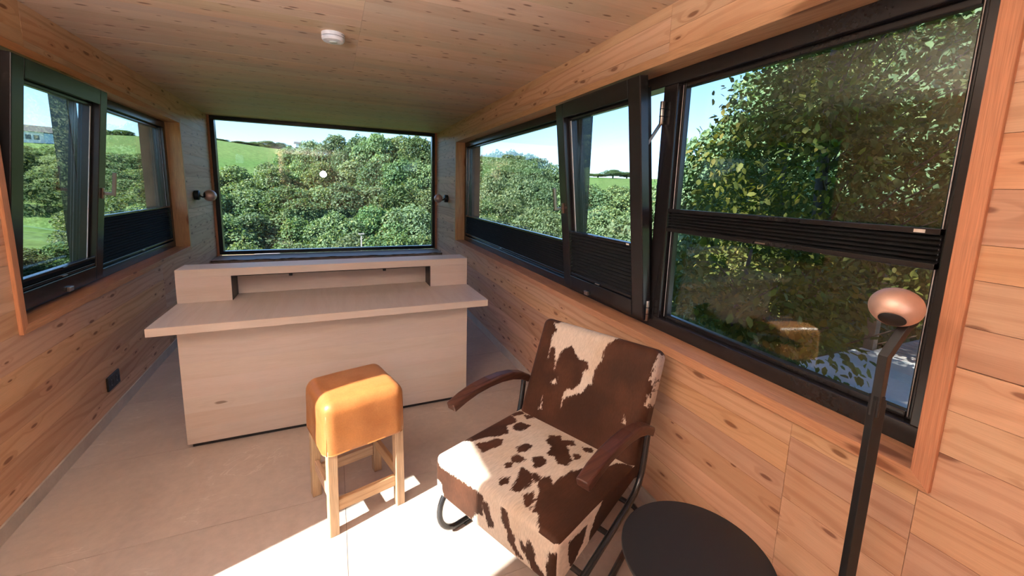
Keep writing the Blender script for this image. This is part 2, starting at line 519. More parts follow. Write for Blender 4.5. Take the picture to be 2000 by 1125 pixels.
# ------------------------------------------------------------------ wall frames
TH = R(1.4132)
class Wall:
    def __init__(self, x0, side):
        self.g = side                         # +1 right, -1 left
        s = Vector((side * math.sin(TH), math.cos(TH), 0))
        n = Vector((side * math.cos(TH), -math.sin(TH), 0))
        X = n if side > 0 else -n
        self.mat = Matrix(((X.x, s.x, 0, x0), (X.y, s.y, 0, 0), (0, 0, 1, 0), (0, 0, 0, 1)))
    def p(self, s, d, z):                     # local point: s along, d outward depth, z up
        return (self.g * d, s, z)
    def w(self, s, d, z):
        return self.mat @ Vector(self.p(s, d, z))
    def box(self, mb, s0, s1, d0, d1, z0, z1):
        a, b = sorted((self.g * d0, self.g * d1))
        return mb.box(a, b, s0, s1, z0, z1)
WL = Wall(-1.243, -1)
WR = Wall(1.316, 1)
FARY, BACKY, CEIL = 6.3, -2.2, 2.30
WT = 0.27

# ------------------------------------------------------------------ structure
plank_no = 0
def plank(wall_obj, W, s0, s1, z0, z1, mat):
    global plank_no
    g = 0.0006
    L, h = (s1 - s0) / 2 - g, (z1 - z0) / 2 - g
    me = MB().box(-L, L, -0.007, 0.007, -h, h).mesh('plank', mat)
    o = bpy.data.objects.new('plank', me)
    COL.objects.link(o)
    o.parent = wall_obj
    jit = rnd.uniform(-0.0004, 0.0004)
    o.matrix_local = Matrix.Translation(Vector(W.p((s0 + s1) / 2, 0.007 + jit, (z0 + z1) / 2))) @ Matrix.Rotation(R(90 if rnd.random() < .5 else -90), 4, 'Z')
    plank_no += 1
    return o

def wall_with_openings(name, W, s0, s1, openings, sections, mat):
    mb = MB()
    segs = sorted(openings)
    cur = s0
    for (a, b, z0, z1) in segs:
        q = 0.032 if z0 > 0.1 else 0.0
        a, b, z0, z1 = a - q, b + q, z0 - q, z1 + q
        W.box(mb, cur, a, 0.014, WT, -0.25, CEIL + 0.2)
        if z0 > 0.01: W.box(mb, a, b, 0.014, WT, -0.25, z0)
        W.box(mb, a, b, 0.014, WT, z1, CEIL + 0.2)
        cur = b
    W.box(mb, cur, s1, 0.014, WT, -0.25, CEIL + 0.2)
    o = mb.build(name, MT['backing'])
    o.matrix_world = W.mat
    o['kind'] = 'structure'
    for (a, b, rows) in sections:
        for z0, z1 in zip(rows[:-1], rows[1:]):
            plank(o, W, a, b, z0, z1, mat)
    return o

OPR = (0.447, 5.07, 0.83, 2.06)      # right window opening s0,s1,z0,z1
OPL = (2.505, 5.10, 0.83, 2.05)      # left window opening
DOOR = (0.56, 1.41, 0.0, 2.20)
SK = 0.07
low = [SK, 0.165, 0.285, 0.39, 0.515, 0.655, 0.80]
wall_right = wall_with_openings('wall_right', WR, BACKY, FARY + 0.02, [OPR], [
    (BACKY, 0.43, [SK, 0.17, 0.29, 0.40, 0.53, 0.66, 0.78, 0.90, 1.01, 1.118]),
    (BACKY, 0.43, [1.1195, 1.217, 1.326, 1.407, 1.53, 1.649, 1.752, 1.844, 1.95, 2.07, 2.18, CEIL]),
    (0.43, 0.745, [SK, 0.18, 0.29, 0.40, 0.52, 0.635, 0.735, 0.815]),
    (0.745, 5.09, [SK, 0.155, 0.275, 0.385, 0.505, 0.60, 0.70, 0.815]),
    (5.09, FARY, [SK, 0.155, 0.275, 0.385, 0.505, 0.60, 0.70, 0.815, 0.92, 1.02, 1.11, 1.22]),
    (5.09, FARY, [1.2215, 1.33, 1.43, 1.55, 1.65, 1.76, 1.88, 1.98, 2.075]),
    (0.43, 1.45, [2.075, 2.19, CEIL]), (1.45, FARY, [2.075, 2.145, 2.25, CEIL]),
], MT['larch'])
wall_left = wall_with_openings('wall_left', WL, BACKY, FARY + 0.02, [DOOR, OPL], [
    (BACKY, 0.54, [SK, 0.2, 0.34, 0.5, 0.66, 0.8, 0.95, 1.08, 1.2, 1.33, 1.46, 1.6, 1.74, 1.88, 2.0, 2.15, CEIL]),
    (0.54, 1.43, [2.22, CEIL]),
    (1.43, 4.3, low), (4.3, FARY, low),
    (1.43, 2.48, [0.80, 0.91, 1.02, 1.11, 1.20]), (1.43, 2.48, [1.2015, 1.31, 1.42, 1.55, 1.68, 1.78, 1.92, 2.065]),
    (5.12, FARY, [0.80, 0.91, 1.02, 1.11, 1.20]), (5.12, FARY, [1.2015, 1.31, 1.42, 1.53, 1.66, 1.76, 1.88, 1.97, 2.065]),
    (1.43, 2.80, [2.065, 2.16, CEIL]), (2.80, FARY, [2.065, 2.13, 2.24, CEIL]),
], MT['larch'])

# floor: grout bed and stone tiles
mb = MB().box(-1.75, 1.85, BACKY - 0.3, FARY + 0.1, -0.25, -0.002)
floor = mb.build('floor', MT['grout']); floor['kind'] = 'structure'
TW, TD = 1.38, 0.69
tile_me = MB().box(-TW / 2 + 0.0012, TW / 2 - 0.0012, -TD / 2 + 0.0012, TD / 2 - 0.0012, -0.01, 0.0).mesh('tile', MT['tile'])
for j in range(-6, 7):
    y0 = 1.96 + j * TD
    for i in (-2, -1, 0, 1):
        o = inst(tile_me, 'tile', floor)
        o.location = (0.005 + (i + 0.5) * TW, y0 + TD / 2, 0)
        if rnd.random() < .5: o.rotation_euler = (0, 0, math.pi)

# ceiling planks run across the room
mb = MB().box(-1.46, 1.54, BACKY - 0.15, FARY + 0.1, CEIL + 0.014, CEIL + 0.30)
ceiling = mb.build('ceiling', MT['backing']); ceiling['kind'] = 'structure'
y = BACKY
while y < FARY + 0.08:
    h = rnd.uniform(0.085, 0.135)
    y1 = min(y + h, FARY + 0.09)
    cut = 0.16 if (1.55 < y < 3.2) else None
    for (a, b) in ([(-1.45, 1.52)] if cut is None else [(-1.45, cut), (cut, 1.52)]):
        g = 0.0004
        L, hh = (b - a) / 2 - g, (y1 - y) / 2 - g
        me = MB().box(-L, L, -0.007, 0.007, -hh, hh).mesh('plank', MT['larch_ceil'])
        o = bpy.data.objects.new('plank', me); COL.objects.link(o); o.parent = ceiling
        o.location = ((a + b) / 2, (y + y1) / 2, CEIL + 0.0075 + rnd.uniform(-.0003, .0003))
        o.rotation_euler = (R(90), 0, 0 if rnd.random() < .5 else math.pi)
    y = y1
# roof above
o = MB().box(-1.68, 1.76, BACKY - 0.3, FARY + 0.35, CEIL + 0.30, CEIL + 0.40).build('roof', MT['exterior']); o['kind'] = 'structure'
# back wall behind the camera
mb = MB().box(-1.6, 1.6, BACKY - 0.2, BACKY - 0.014, -0.2, CEIL + 0.2)
wall_back = mb.build('wall_back', MT['backing']); wall_back['kind'] = 'structure'
z = SK
while z < CEIL - 0.01:
    z1 = min(CEIL, z + rnd.uniform(0.1, 0.15))
    me = MB().box(-1.3, 1.3, -0.007, 0.007, -(z1 - z) / 2 + .0006, (z1 - z) / 2 - .0006).mesh('plank', MT['larch'])
    o = bpy.data.objects.new('plank', me); COL.objects.link(o); o.parent = wall_back
    o.location = (0, BACKY - 0.007, (z + z1) / 2)
    z = z1
# far wall below the picture window (hidden behind the desk) with the raw edged sill board
FX0, FX1, FZ0, FZ1 = -1.375, 1.447, 0.545, 2.298
o = MB().box(-1.6, 1.7, FARY + 0.0, FARY + WT, -0.25, FZ0 - 0.045).build('wall_far', MT['larch']); o['kind'] = 'structure'

# skirting boards
for nm, W, rng in (('baseboard_left', WL, [(BACKY, 0.54), (1.43, FARY)]), ('baseboard_right', WR, [(BACKY, FARY)])):
    root = None
    mb = MB()
    for (a, b) in rng: W.box(mb, a, b, -0.009, 0.02, 0.0, SK)
    o = mb.build(nm, MT['skirting']); o.matrix_world = W.mat; o['kind'] = 'structure'

# ------------------------------------------------------------------ casings (trim) of the side windows
def casing(name, W, OP, fw=0.04, proud=0.014, deep=0.112):
    s0, s1, z0, z1 = OP
    root = empty(name); root['kind'] = 'structure'
    root.matrix_world = W.mat
    def board(nm, a0, a1, b0, b1, mat, rot):
        # inner edge from a0 to a1, outer edge from b0 to b1 (pairs of (s,z))
        pts = []
        c = Vector(W.p((a0[0] + a1[0]) / 2, 0, (a0[1] + a1[1]) / 2))
        Rm = Matrix.Translation(c) @ rot
        inv = Rm.inverted()
        for d in (-proud, deep):
            for q in (a0, a1, b1, b0):
                pts.append(inv @ Vector(W.p(q[0], d, q[1])))
        mb = MB().hexa(pts)
        o = mb.build(nm, mat, root, bevel=0.0012, seg=1)
        o.matrix_local = Rm
        bm = bmesh.new(); bm.from_mesh(o.data); bmesh.ops.recalc_face_normals(bm, faces=bm.faces); bm.to_mesh(o.data); bm.free()
        return o
    Rz = Matrix.Rotation(R(90), 4, 'Z')
    Rv = Matrix.Rotation(R(90), 4, 'Z') @ Matrix.Rotation(R(-90), 4, 'Y')
    board('sill_board', (s0, z0), (s1, z0), (s0 - fw, z0 - fw), (s1 + fw, z0 - fw), MT['sill_trim'], Rz)
    board('head_board', (s0, z1), (s1, z1), (s0 - fw, z1 + fw), (s1 + fw, z1 + fw), MT['sill_trim'], Rz)
    board('jamb_board', (s0, z0), (s0, z1), (s0 - fw, z0 - fw), (s0 - fw, z1 + fw), MT['trim'], Rv)
    board('jamb_board', (s1, z0), (s1, z1), (s1 + fw, z0 - fw), (s1 + fw, z1 + fw), MT['jamb'], Rv)
    return root
MT['sill_trim'] = wood_mat('larch_sill_trim', (0.55, 0.30, 0.15), (0.43, 0.20, 0.092), (0.2, 0.08, 0.03), ring_w=150, ring_con=0.3, knots=(1.6, 7.0), knot_keep=0.3, tint=0.03)
casing('trim_1', WR, OPR)
casing('trim_2', WL, OPL)

# exterior reveals (weathered larch lining outside the glass)
def ext_reveal(name, W, OP):
    s0, s1, z0, z1 = OP
    mb = MB()
    W.box(mb, s0 - 0.001, s0 + 0.02, 0.19, WT + 0.03, z0, z1)
    W.box(mb, s1 - 0.02, s1 + 0.001, 0.19, WT + 0.03, z0, z1)
    W.box(mb, s0, s1, 0.19, WT + 0.03, z1 - 0.02, z1 + 0.001)
    o = mb.build(name, MT['exterior']); o.matrix_world = W.mat; o['kind'] = 'structure'
    mb = MB(); W.box(mb, s0, s1, 0.19, WT + 0.05, z0 - 0.02, z0 + 0.012)
    o = mb.build(name.replace('3', '5').replace('4', '6'), MT['frame']); o.matrix_world = W.mat; o['kind'] = 'structure'
ext_reveal('trim_3', WR, OPR)
ext_reveal('trim_4', WL, OPL)

# ------------------------------------------------------------------ windows
FD0, FD1, GD = 0.105, 0.187, 0.160
def member(W, root, nm, s0, s1, d0, d1, z0, z1, mat=None, bevel=0.003):
    mb = MB(); W.box(mb, s0, s1, d0, d1, z0, z1)
    return mb.build(nm, mat or MT['frame'], root, bevel=bevel)
def pane(W, root, s0, s1, z0, z1, d=GD, th=0.006):
    mb = MB(); W.box(mb, s0, s1, d, d + th, z0, z1)
    return mb.build('pane', MT['glass'], root)
def bead(W, root, s0, s1, z0, z1, w=0.022):
    """glazing bead ring set back from the frame face"""
    for (a, b, c, e) in ((s0, s0 + w, z0, z1), (s1 - w, s1, z0, z1), (s0 + w, s1 - w, z0, z0 + w), (s0 + w, s1 - w, z1 - w, z1)):
        member(W, root, 'glazing_bead', a, b, 0.132, GD, c, e, bevel=0.004)
def sash(W, root, s0, s1, z0, z1, tilt, hinge_d=0.105):
    """bottom hung sash leaning into the room; returns its object (origin on the hinge line)"""
    fw = 0.088
    o = empty('sash', parent=root)
    M0 = Matrix.Translation(Vector(W.p(0, hinge_d, z0))) @ Matrix.Rotation(-W.g * R(tilt), 4, 'Y')
    o.matrix_local = M0
    # sash local: s, d relative to hinge plane, z relative to hinge line
    def mem(a, b, c, e, d0=-0.048, d1=0.0, bv=0.004):
        m = MB(); W.box(m, a, b, d0, d1, c, e); return m
    H = z1 - z0
    for (a, b, c, e) in ((s0, s0 + fw, 0, H), (s1 - fw, s1, 0, H), (s0 + fw, s1 - fw, 0, fw), (s0 + fw, s1 - fw, H - fw, H)):
        nm = 'stile' if e - c > 0.5 else 'rail'
        mem(a, b, c, e).build(nm, MT['frame'], o, bevel=0.004)
    i = 0.04
    for (a, b, c, e) in ((s0 + i, s0 + fw, i, H - i), (s1 - fw, s1 - i, i, H - i), (s0 + fw, s1 - fw, i, fw), (s0 + fw, s1 - fw, H - fw, H - i)):
        mem(a, b, c, e, 0.0, 0.052).build('sash_core', MT['frame'], o, bevel=0.006)
    w = 0.02
    for (a, b, c, e) in ((s0 + fw, s0 + fw + w, fw, H - fw), (s1 - fw - w, s1 - fw, fw, H - fw), (s0 + fw, s1 - fw, fw, fw + w), (s0 + fw, s1 - fw, H - fw - w, H - fw)):
        mem(a, b, c, e, -0.015, 0.03).build('glazing_bead', MT['frame'], o, bevel=0.005)
    m = MB(); W.box(m, s0 + fw, s1 - fw, 0.022, 0.028, fw, H - fw)
    m.build('pane', MT['glass'], o)
    return o, M0

def pleated(W, name, label, s0, s1, z0, z1, dmid, amp, n, wmat, group, bottom_gap=True, lab_s=None):
    root = empty(name)
    root.matrix_world = wmat
    tag(root, label, 'blind', group)
    V = []; F = []
    for k in range(n + 1):
        zz = z0 + 0.014 + (z1 - z0 - 0.028) * k / n
        dd = dmid + (amp if k % 2 else -amp)
        V += [W.p(s0, dd, zz), W.p(s1, dd, zz)]
    for k in range(n):
        F.append((2 * k, 2 * k + 1, 2 * k + 3, 2 * k + 2))
    mb = MB().add(V, F)
    fab = mb.build('pleated_fabric', MT['blind'], root)
    sm = fab.modifiers.new('thick', 'SOLIDIFY'); sm.thickness = 0.0015
    for nm, a, b in (('top_rail', z1 - 0.016, z1), ('bottom_rail', z0, z0 + 0.016)):
        m = MB(); W.box(m, s0 - 0.002, s1 + 0.002, dmid - amp - 0.004, dmid + amp + 0.004, a, b)
        r = m.build(nm, MT['frame'], root, bevel=0.002)
    m = MB(); W.box(m, (s0 + s1) / 2 - 0.02, (s0 + s1) / 2 + 0.02, dmid - amp - 0.012, dmid - amp - 0.004, z1 - 0.008, z1 - 0.002)
    m.build('grip', MT['frame'], root, bevel=0.001)
    m = MB(); W.box(m, (s0 + s1) / 2 - 0.02, (s0 + s1) / 2 + 0.02, dmid - amp - 0.012, dmid - amp - 0.004, z0 + 0.004, z0 + 0.010)
    m.build('grip', MT['steel'], root, bevel=0.001)
    if lab_s is not None:
        m = MB(); W.box(m, lab_s - 0.012, lab_s + 0.012, dmid - amp - 0.0048, dmid - amp - 0.0038, z1 - 0.013, z1 - 0.004)
        m.build('maker_tag', MT['label'], root)
    return root

def cord(W, root, s, d, z0, z1):
    m = MB(); m.tube([W.p(s, d, z0), W.p(s, d, z1)], 0.0014, 6)
    return m.build('tension_cord', MT['cord'], root)

# --- right window band (window_1)
w1 = empty('window_1'); w1.matrix_world = WR.mat; w1['kind'] = 'structure'
s0, s1, z0, z1 = OPR
member(WR, w1, 'bottom_rail', s0, s1, FD0, FD1, z0, 0.89)
member(WR, w1, 'top_rail', s0, s1, FD0, FD1, 2.0, z1)
member(WR, w1, 'side_rail', s0, 0.51, FD0, FD1, 0.89, 2.0)
member(WR, w1, 'side_rail', 5.01, s1, FD0, FD1, 0.89, 2.0)
member(WR, w1, 'post', 1.49, 1.578, FD0, FD1, 0.89, 2.0)
member(WR, w1, 'post', 2.305, 2.41, FD0, FD1, 0.89, 2.0)
bead(WR, w1, 0.51, 1.49, 0.89, 2.0)
bead(WR, w1, 2.41, 5.01, 0.89, 2.0)
pane(WR, w1, 0.515, 1.485, 0.895, 1.995)
pane(WR, w1, 2.415, 5.005, 0.895, 1.995)
sash_r, SR = sash(WR, w1, 1.542, 2.345, 0.868, 2.038, 6.3)
def sash_handle(W, parent, s, z):
    m = MB(); d = -0.048
    W.box(m, s - 0.013, s + 0.013, d - 0.010, d, z - 0.033, z + 0.033)
    W.box(m, s - 0.009, s + 0.009, d - 0.055, d - 0.010, z - 0.009, z + 0.009)
    W.box(m, s - 0.009, s + 0.009, d - 0.066, d - 0.048, z - 0.009, z + 0.135)
    return m.build('handle', MT['bronze'], parent, bevel=0.002)
sash_handle(WR, sash_r, 2.31, 1.395 - 0.868)
def hinge(W, root, s, d, z0, z1):
    m = MB()
    m.tube([W.p(s, d, z0), W.p(s, d, z1)], 0.0105, 14)
    zm = (z0 + z1) / 2
    o = m.build('hinge', MT['steel'], root, bevel=0.001)
    for zz in (z0 + (z1 - z0) * .34, z0 + (z1 - z0) * .66):
        m = MB(); m.tube([W.p(s, d, zz - 0.002), W.p(s, d, zz + 0.002)], 0.0112, 14)
        m.build('knuckle_gap', MT['frame_dark'], o)
    return o
hinge(WR, w1, 1.562, 0.088, 1.825, 1.93)
hinge(WR, w1, 1.546, 0.080, 0.862, 0.965)
# scissor stay of the tilted sash
m = MB()
m.tube([WR.p(1.57, 0.10, 1.84), WR.p(1.60, -0.005, 1.66)], 0.009, 4, square=True)
m.build('stay_arm', MT['steel'], w1)
m = MB()
m.tube([WR.p(1.575, 0.112, 1.84), WR.p(1.585, 0.16, 1.66)], 0.007, 4, square=True)
m.build('stay_arm', MT['frame'], w1)
for (s_, d_) in ((0.525, 0.128), (1.478, 0.128)): cord(WR, w1, s_, d_, 0.9, 1.99)
for (s_, d_) in ((2.425, 0.128), (4.99, 0.128)): cord(WR, w1, s_, d_, 0.9, 1.99)
m = MB(); WR.box(m, 2.035, 2.075, -0.062, -0.048, 0.006, 0.03)
m.build('stop_block', MT['steel'], sash_r, bevel=0.002)
m = MB(); WR.box(m, 2.225, 2.232, -0.010, -0.007, 0.09, 1.08); m.build('tension_cord', MT['cord'], sash_r)

BG = 'black pleated window blinds'
pleated(WR, 'pleated_blind', 'black pleated blind gathered into a narrow band across the big near right pane', 0.52, 1.482, 1.322, 1.43, 0.118, 0.011, 12, WR.mat, BG, lab_s=0.56)
pleated(WR, 'pleated_blind', 'long black pleated blind along the bottom of the right window beside the desk', 2.425, 4.99, 0.912, 1.157, 0.118, 0.010, 24, WR.mat, BG, lab_s=2.46)
pleated(WR, 'pleated_blind', 'black pleated blind on the lower half of the tilted right sash behind the armchair', 1.64, 2.25, 0.092, 0.385, -0.03, 0.009, 26, WR.mat @ SR, BG, lab_s=1.66)

# --- left window (window_2)
w2 = empty('window_2'); w2.matrix_world = WL.mat; w2['kind'] = 'structure'
s0, s1, z0, z1 = OPL
member(WL, w2, 'bottom_rail', s0, s1, FD0, FD1, z0, 0.893)
member(WL, w2, 'top_rail', s0, s1, FD0, FD1, 1.99, z1)
member(WL, w2, 'side_rail', s0, 2.575, FD0, FD1, 0.893, 1.99)
member(WL, w2, 'side_rail', 5.04, s1, FD0, FD1, 0.893, 1.99)
member(WL, w2, 'post', 3.385, 3.49, FD0, FD1, 0.893, 1.99)
bead(WL, w2, 3.49, 5.04, 0.893, 1.99)
pane(WL, w2, 3.495, 5.035, 0.9, 1.985)
sash_l, SL = sash(WL, w2, 2.545, 3.425, 0.868, 2.03, 6.3)
sash_handle(WL, sash_l, 3.385, 1.41 - 0.868)
m = MB(); WL.box(m, 3.0, 3.045, -0.062, -0.048, 0.004, 0.028)
m.build('stop_block', MT['steel'], sash_l, bevel=0.002)
m = MB(); WL.box(m, 3.312, 3.318, -0.012, -0.009, 0.09, 1.07); m.build('tension_cord', MT['cord'], sash_l)
for s_ in (3.505, 5.02): cord(WL, w2, s_, 0.128, 0.9, 1.98)
pleated(WL, 'pleated_blind', 'black pleated blind along the bottom of the left window pane next to the far wall', 3.505, 5.025, 0.908, 1.243, 0.118, 0.010, 30, WL.mat, BG)
pleated(WL, 'pleated_blind', 'black blind folded flat at the foot of the tilted left sash', 2.64, 3.33, 0.092, 0.15, -0.03, 0.009, 8, WL.mat @ SL, BG, lab_s=None)

# --- far picture window (window_3)
w3 = empty('window_3'); w3['kind'] = 'structure'
fw = 0.045
for nm, a, b, c, e in (('bottom_rail', FX0, FX1, FZ0, FZ0 + fw), ('top_rail', FX0, FX1, FZ1 - fw, FZ1), ('side_rail', FX0, FX0 + fw, FZ0 + fw, FZ1 - fw), ('side_rail', FX1 - fw, FX1, FZ0 + fw, FZ1 - fw)):
    MB().box(a, b, FARY, FARY + 0.09, c, e).build(nm, MT['frame'], w3, bevel=0.003)
MB().box(FX0 + fw, FX1 - fw, FARY + 0.04, FARY + 0.046, FZ0 + fw, FZ1 - fw).build('pane', MT['glass_clear'], w3)
for nm, a, b in (('trim_7', FX0 - 0.04, FX0), ('trim_8', FX1, FX1 + 0.035)):
    o = MB().box(a, b, FARY - 0.012, FARY + 0.12, FZ0 - 0.05, CEIL).build(nm, MT['trim_v'] if 'trim_v' in MT else MT['trim'], None); o['kind'] = 'structure'
# raw edge sill board
V = []; n = 60
top = []
for i in range(n + 1):
    x = -1.385 + 2.85 * i / n
    e = 5.90 + 0.012 * math.sin(i * .7) + 0.010 * math.sin(i * .23 + 1) + rnd.uniform(-.003, .003)
    top.append((x, e))
mb = MB()
vs_ = []
for (x, e) in top: vs_ += [(x, e - 0.012, 0.537), (x, FARY + 0.0, 0.537), (x, FARY + 0.0, 0.49), (x, e + 0.012, 0.49)]
fs = []
for i in range(n):
    a, b = 4 * i, 4 * i + 4
    for k in range(4): fs.append((a + k, b + k, b + (k + 1) % 4, a + (k + 1) % 4))
mb.add(vs_, fs)
MT['sill_far'] = wood_mat('far_sill_wood', (0.42, 0.33, 0.26), (0.33, 0.24, 0.18), (0.12, 0.06, 0.03), ring_con=0.4, knots=(1.5, 6), knot_keep=0.3, axis='xy')
sb = mb.build('window_sill', MT['sill_far'])
sb['kind'] = 'structure'
mb = MB().tube([(x, e - 0.006, 0.531 + rnd.uniform(-.004, .004)) for (x, e) in top], [0.007 + rnd.uniform(-.003, .003) for _ in top], 6)
mb.build('bark_edge', MT['bark'], sb)

# --- glazed door in the left wall, beside and behind the camera
d1 = empty('door_1'); d1.matrix_world = WL.mat; d1['kind'] = 'structure'
a, b, c, e = DOOR
for nm, s_0, s_1, z_0, z_1 in (('side_rail', a, a + 0.03, 0.0, e), ('side_rail', b - 0.03, b, 0.0, e), ('top_rail', a + .03, b - .03, e - 0.03, e), ('threshold', a + .03, b - .03, 0.0, 0.02)):
    member(WL, d1, nm, s_0, s_1, 0.2, WT, z_0, z_1)
pane(WL, d1, a + 0.03, b - 0.03, 0.02, e - 0.03, d=0.23)
mb = MB()
WL.box(mb, a - 0.02, a, -0.01, 0.2, 0, e + 0.02); WL.box(mb, b, b + 0.02, -0.01, 0.2, 0, e + 0.02); WL.box(mb, a, b, -0.01, 0.2, e, e + 0.02)
o = mb.build('lining', MT['jamb'], d1)

# ------------------------------------------------------------------ desk
def desk():
    root = empty('desk', (0, 2.637, 0))
    tag(root, 'pale whitewashed wooden desk with overhanging top and raised back shelf below the picture window', 'desk')
    oy = -2.637
    X0, X1, PX0, PX1 = -0.893, 0.945, -0.797, 0.832
    def part(nm, x0, x1, y0, y1, z0, z1, mat=MT['desk'], rot=None, bevel=0.0015, par=root):
        c = Vector(((x0 + x1) / 2, (y0 + y1) / 2 + oy, (z0 + z1) / 2))
        h = ((x1 - x0) / 2, (y1 - y0) / 2, (z1 - z0) / 2)
        if rot == 'y':   # board runs front to back: local x = world y, local z across = world x
            o = MB().box(-h[1], h[1], -h[2], h[2], -h[0], h[0]).build(nm, mat, par, bevel=bevel, seg=1)
            o.matrix_local = Matrix.Translation(c) @ Matrix(((0, 0, 1, 0), (1, 0, 0, 0), (0, 1, 0, 0), (0, 0, 0, 1)))
        else:
            o = MB().box(-h[0], h[0], -h[1], h[1], -h[2], h[2]).build(nm, mat, par, bevel=bevel, seg=1)
            o.location = c
        return o
    # worktop: boards running front to back
    n = 13
    xs = [X0 + (X1 - X0) * i / n + (rnd.uniform(-.012, .012) if 0 < i < n else 0) for i in range(n + 1)]
    for a, b in zip(xs[:-1], xs[1:]):
        part('top_board', a, b, 2.5485, 3.205, 0.7065, 0.75, rot='y', bevel=0.0)
    part('front_edge', X0, X1, 2.528, 2.5485, 0.7065, 0.75, bevel=0.0012)
    # modesty panel: horizontal boards
    zs = [0.024, 0.115, 0.21, 0.30, 0.405, 0.50, 0.60, 0.7065]
    for a, b in zip(zs[:-1], zs[1:]):
        part('front_board', PX0, PX1, 2.637, 2.660, a, b, bevel=0.0)
    part('side_panel', PX0, PX0 + 0.022, 2.660, 3.19, 0.024, 0.7065)
    part('side_panel', PX1 - 0.022, PX1, 2.660, 3.19, 0.024, 0.7065)
    part('back_panel', PX0 + 0.022, PX1 - 0.022, 3.168, 3.19, 0.024, 0.7065)
    part('plinth', PX0 + 0.02, PX1 - 0.02, 2.650, 3.17, 0.0, 0.024, MT['black_metal'])
    # raised shelf with long niche
    RY0, RY1, CX0, CX1, CZ = 3.013, 3.205, -0.609, 0.657, 0.908
    part('shelf_top', X0, X1, RY0, RY1, CZ, 0.957)
    for a, b in ((X0, CX0), (CX1, X1)):
        part('shelf_block', a, b, RY0, RY1, 0.75, 0.845, bevel=0.0)
        part('shelf_block', a, b, RY0, RY1, 0.845, CZ, bevel=0.0)
    part('niche_back', CX0, CX1, 3.18, RY1, 0.75, CZ)
    for a, b in ((CX0, CX0 + 0.003), (CX1 - 0.003, CX1)):
        part('niche_lining', a, b, RY0 + 0.001, 3.18, 0.75, CZ, MT['black_metal'], bevel=0)
    part('niche_lining', CX0, CX1, RY0 + 0.001, 3.18, CZ - 0.004, CZ, MT['black_metal'], bevel=0)
    for x in (-0.277, 0.325):
        part('cable_clip', x - 0.010, x + 0.010, RY0 + 0.012, RY0 + 0.035, CZ - 0.022, CZ - 0.003, MT['black_metal'])
    return root
desk()

# ------------------------------------------------------------------ stool
def stool():
    root = empty('stool', (0.060, 1.905, 0), R(15.3))
    tag(root, 'square wooden stool with a high tan leather padded seat in front of the desk', 'stool')
    hx, hy, zb, zt, r = 0.182, 0.171, 0.378, 0.603, 0.048
    V, F = rounded_grid(hx, hy, (zt - zb + 0.1) / 2, r, 40, 40, 30)
    cz = zt - (zt - zb + 0.1) / 2
    out = []
    for v in V:
        x, y, z = v.x, v.y, v.z + cz
        t = max(0.0, (z - zb) / (zt - zb))
        # side faces taper a little, top slightly domed, wrinkled
        k = 1.0 - 0.025 * t
        dome = 0.010 * max(0, 1 - (x / hx) ** 2) * max(0, 1 - (y / hy) ** 2) if z > zt - 0.02 else 0
        w = 0.0012 * math.sin(x * 41 + z * 30) * math.sin(y * 37 + z * 22)
        out.append((x * k + w, y * k + w, max(zb, z + dome)))
    o = MB().add(out, F, True).build('leather_seat', MT['leather'], root)
    # corner seams
    for sx in (-1, 1):
        for sy in (-1, 1):
            c = r * 0.292
            path = [(sx * (hx - c) * (1 - 0.025 * t), sy * (hy - c) * (1 - 0.025 * t), zb + (zt - zb - 0.05) * t) for t in (0, .25, .5, .75, 1)]
            MB().tube(path, 0.0022, 6).build('seam', MT['leather'], o)
    L, th = 0.168, 0.040
    for sx in (-1, 1):
        for sy in (-1, 1):
            me = MB()
            def ring(z, k):
                a = sx * (L + k); b = sx * (L - th + k); c = sy * (L - 0.004 + k); d = sy * (L - 0.004 - th + k)
                x0, x1 = sorted((a, b)); y0, y1 = sorted((c, d))
                return [(x0, y0), (x1, y0), (x1, y1), (x0, y1)]
            lo, hi = ring(0, 0.002), ring(0, -0.002)
            # leg axis as local x for the grain
            pts = [(-0.2, p[0], p[1]) for p in lo] + [(0.2, p[0], p[1]) for p in hi]
            o = me.hexa(pts).build('leg', MT['oak'], root, bevel=0.003, seg=2)
            bm = bmesh.new(); bm.from_mesh(o.data); bmesh.ops.recalc_face_normals(bm, faces=bm.faces); bm.to_mesh(o.data); bm.free()
            o.matrix_local = Matrix(((0, 1, 0, 0), (0, 0, 1, 0), (1, 0, 0, 0.2), (0, 0, 0, 1)))
    for sy in (-1, 1):
        o = MB().box(-L + th, L - th, -0.010, 0.010, -0.027, 0.027).build('stretcher', MT['oak'], root, bevel=0.003)
        o.location = (0, sy * (L - 0.026), 0.128)
    for sx in (-1, 1):
        o = MB().box(-L + th, L - th, -0.010, 0.010, -0.027, 0.027).build('stretcher', MT['oak'], root, bevel=0.003)
        o.matrix_local = Matrix.Translation((sx * (L - 0.022), 0, 0.165)) @ Matrix.Rotation(R(90), 4, 'Z')
    return root
stool()

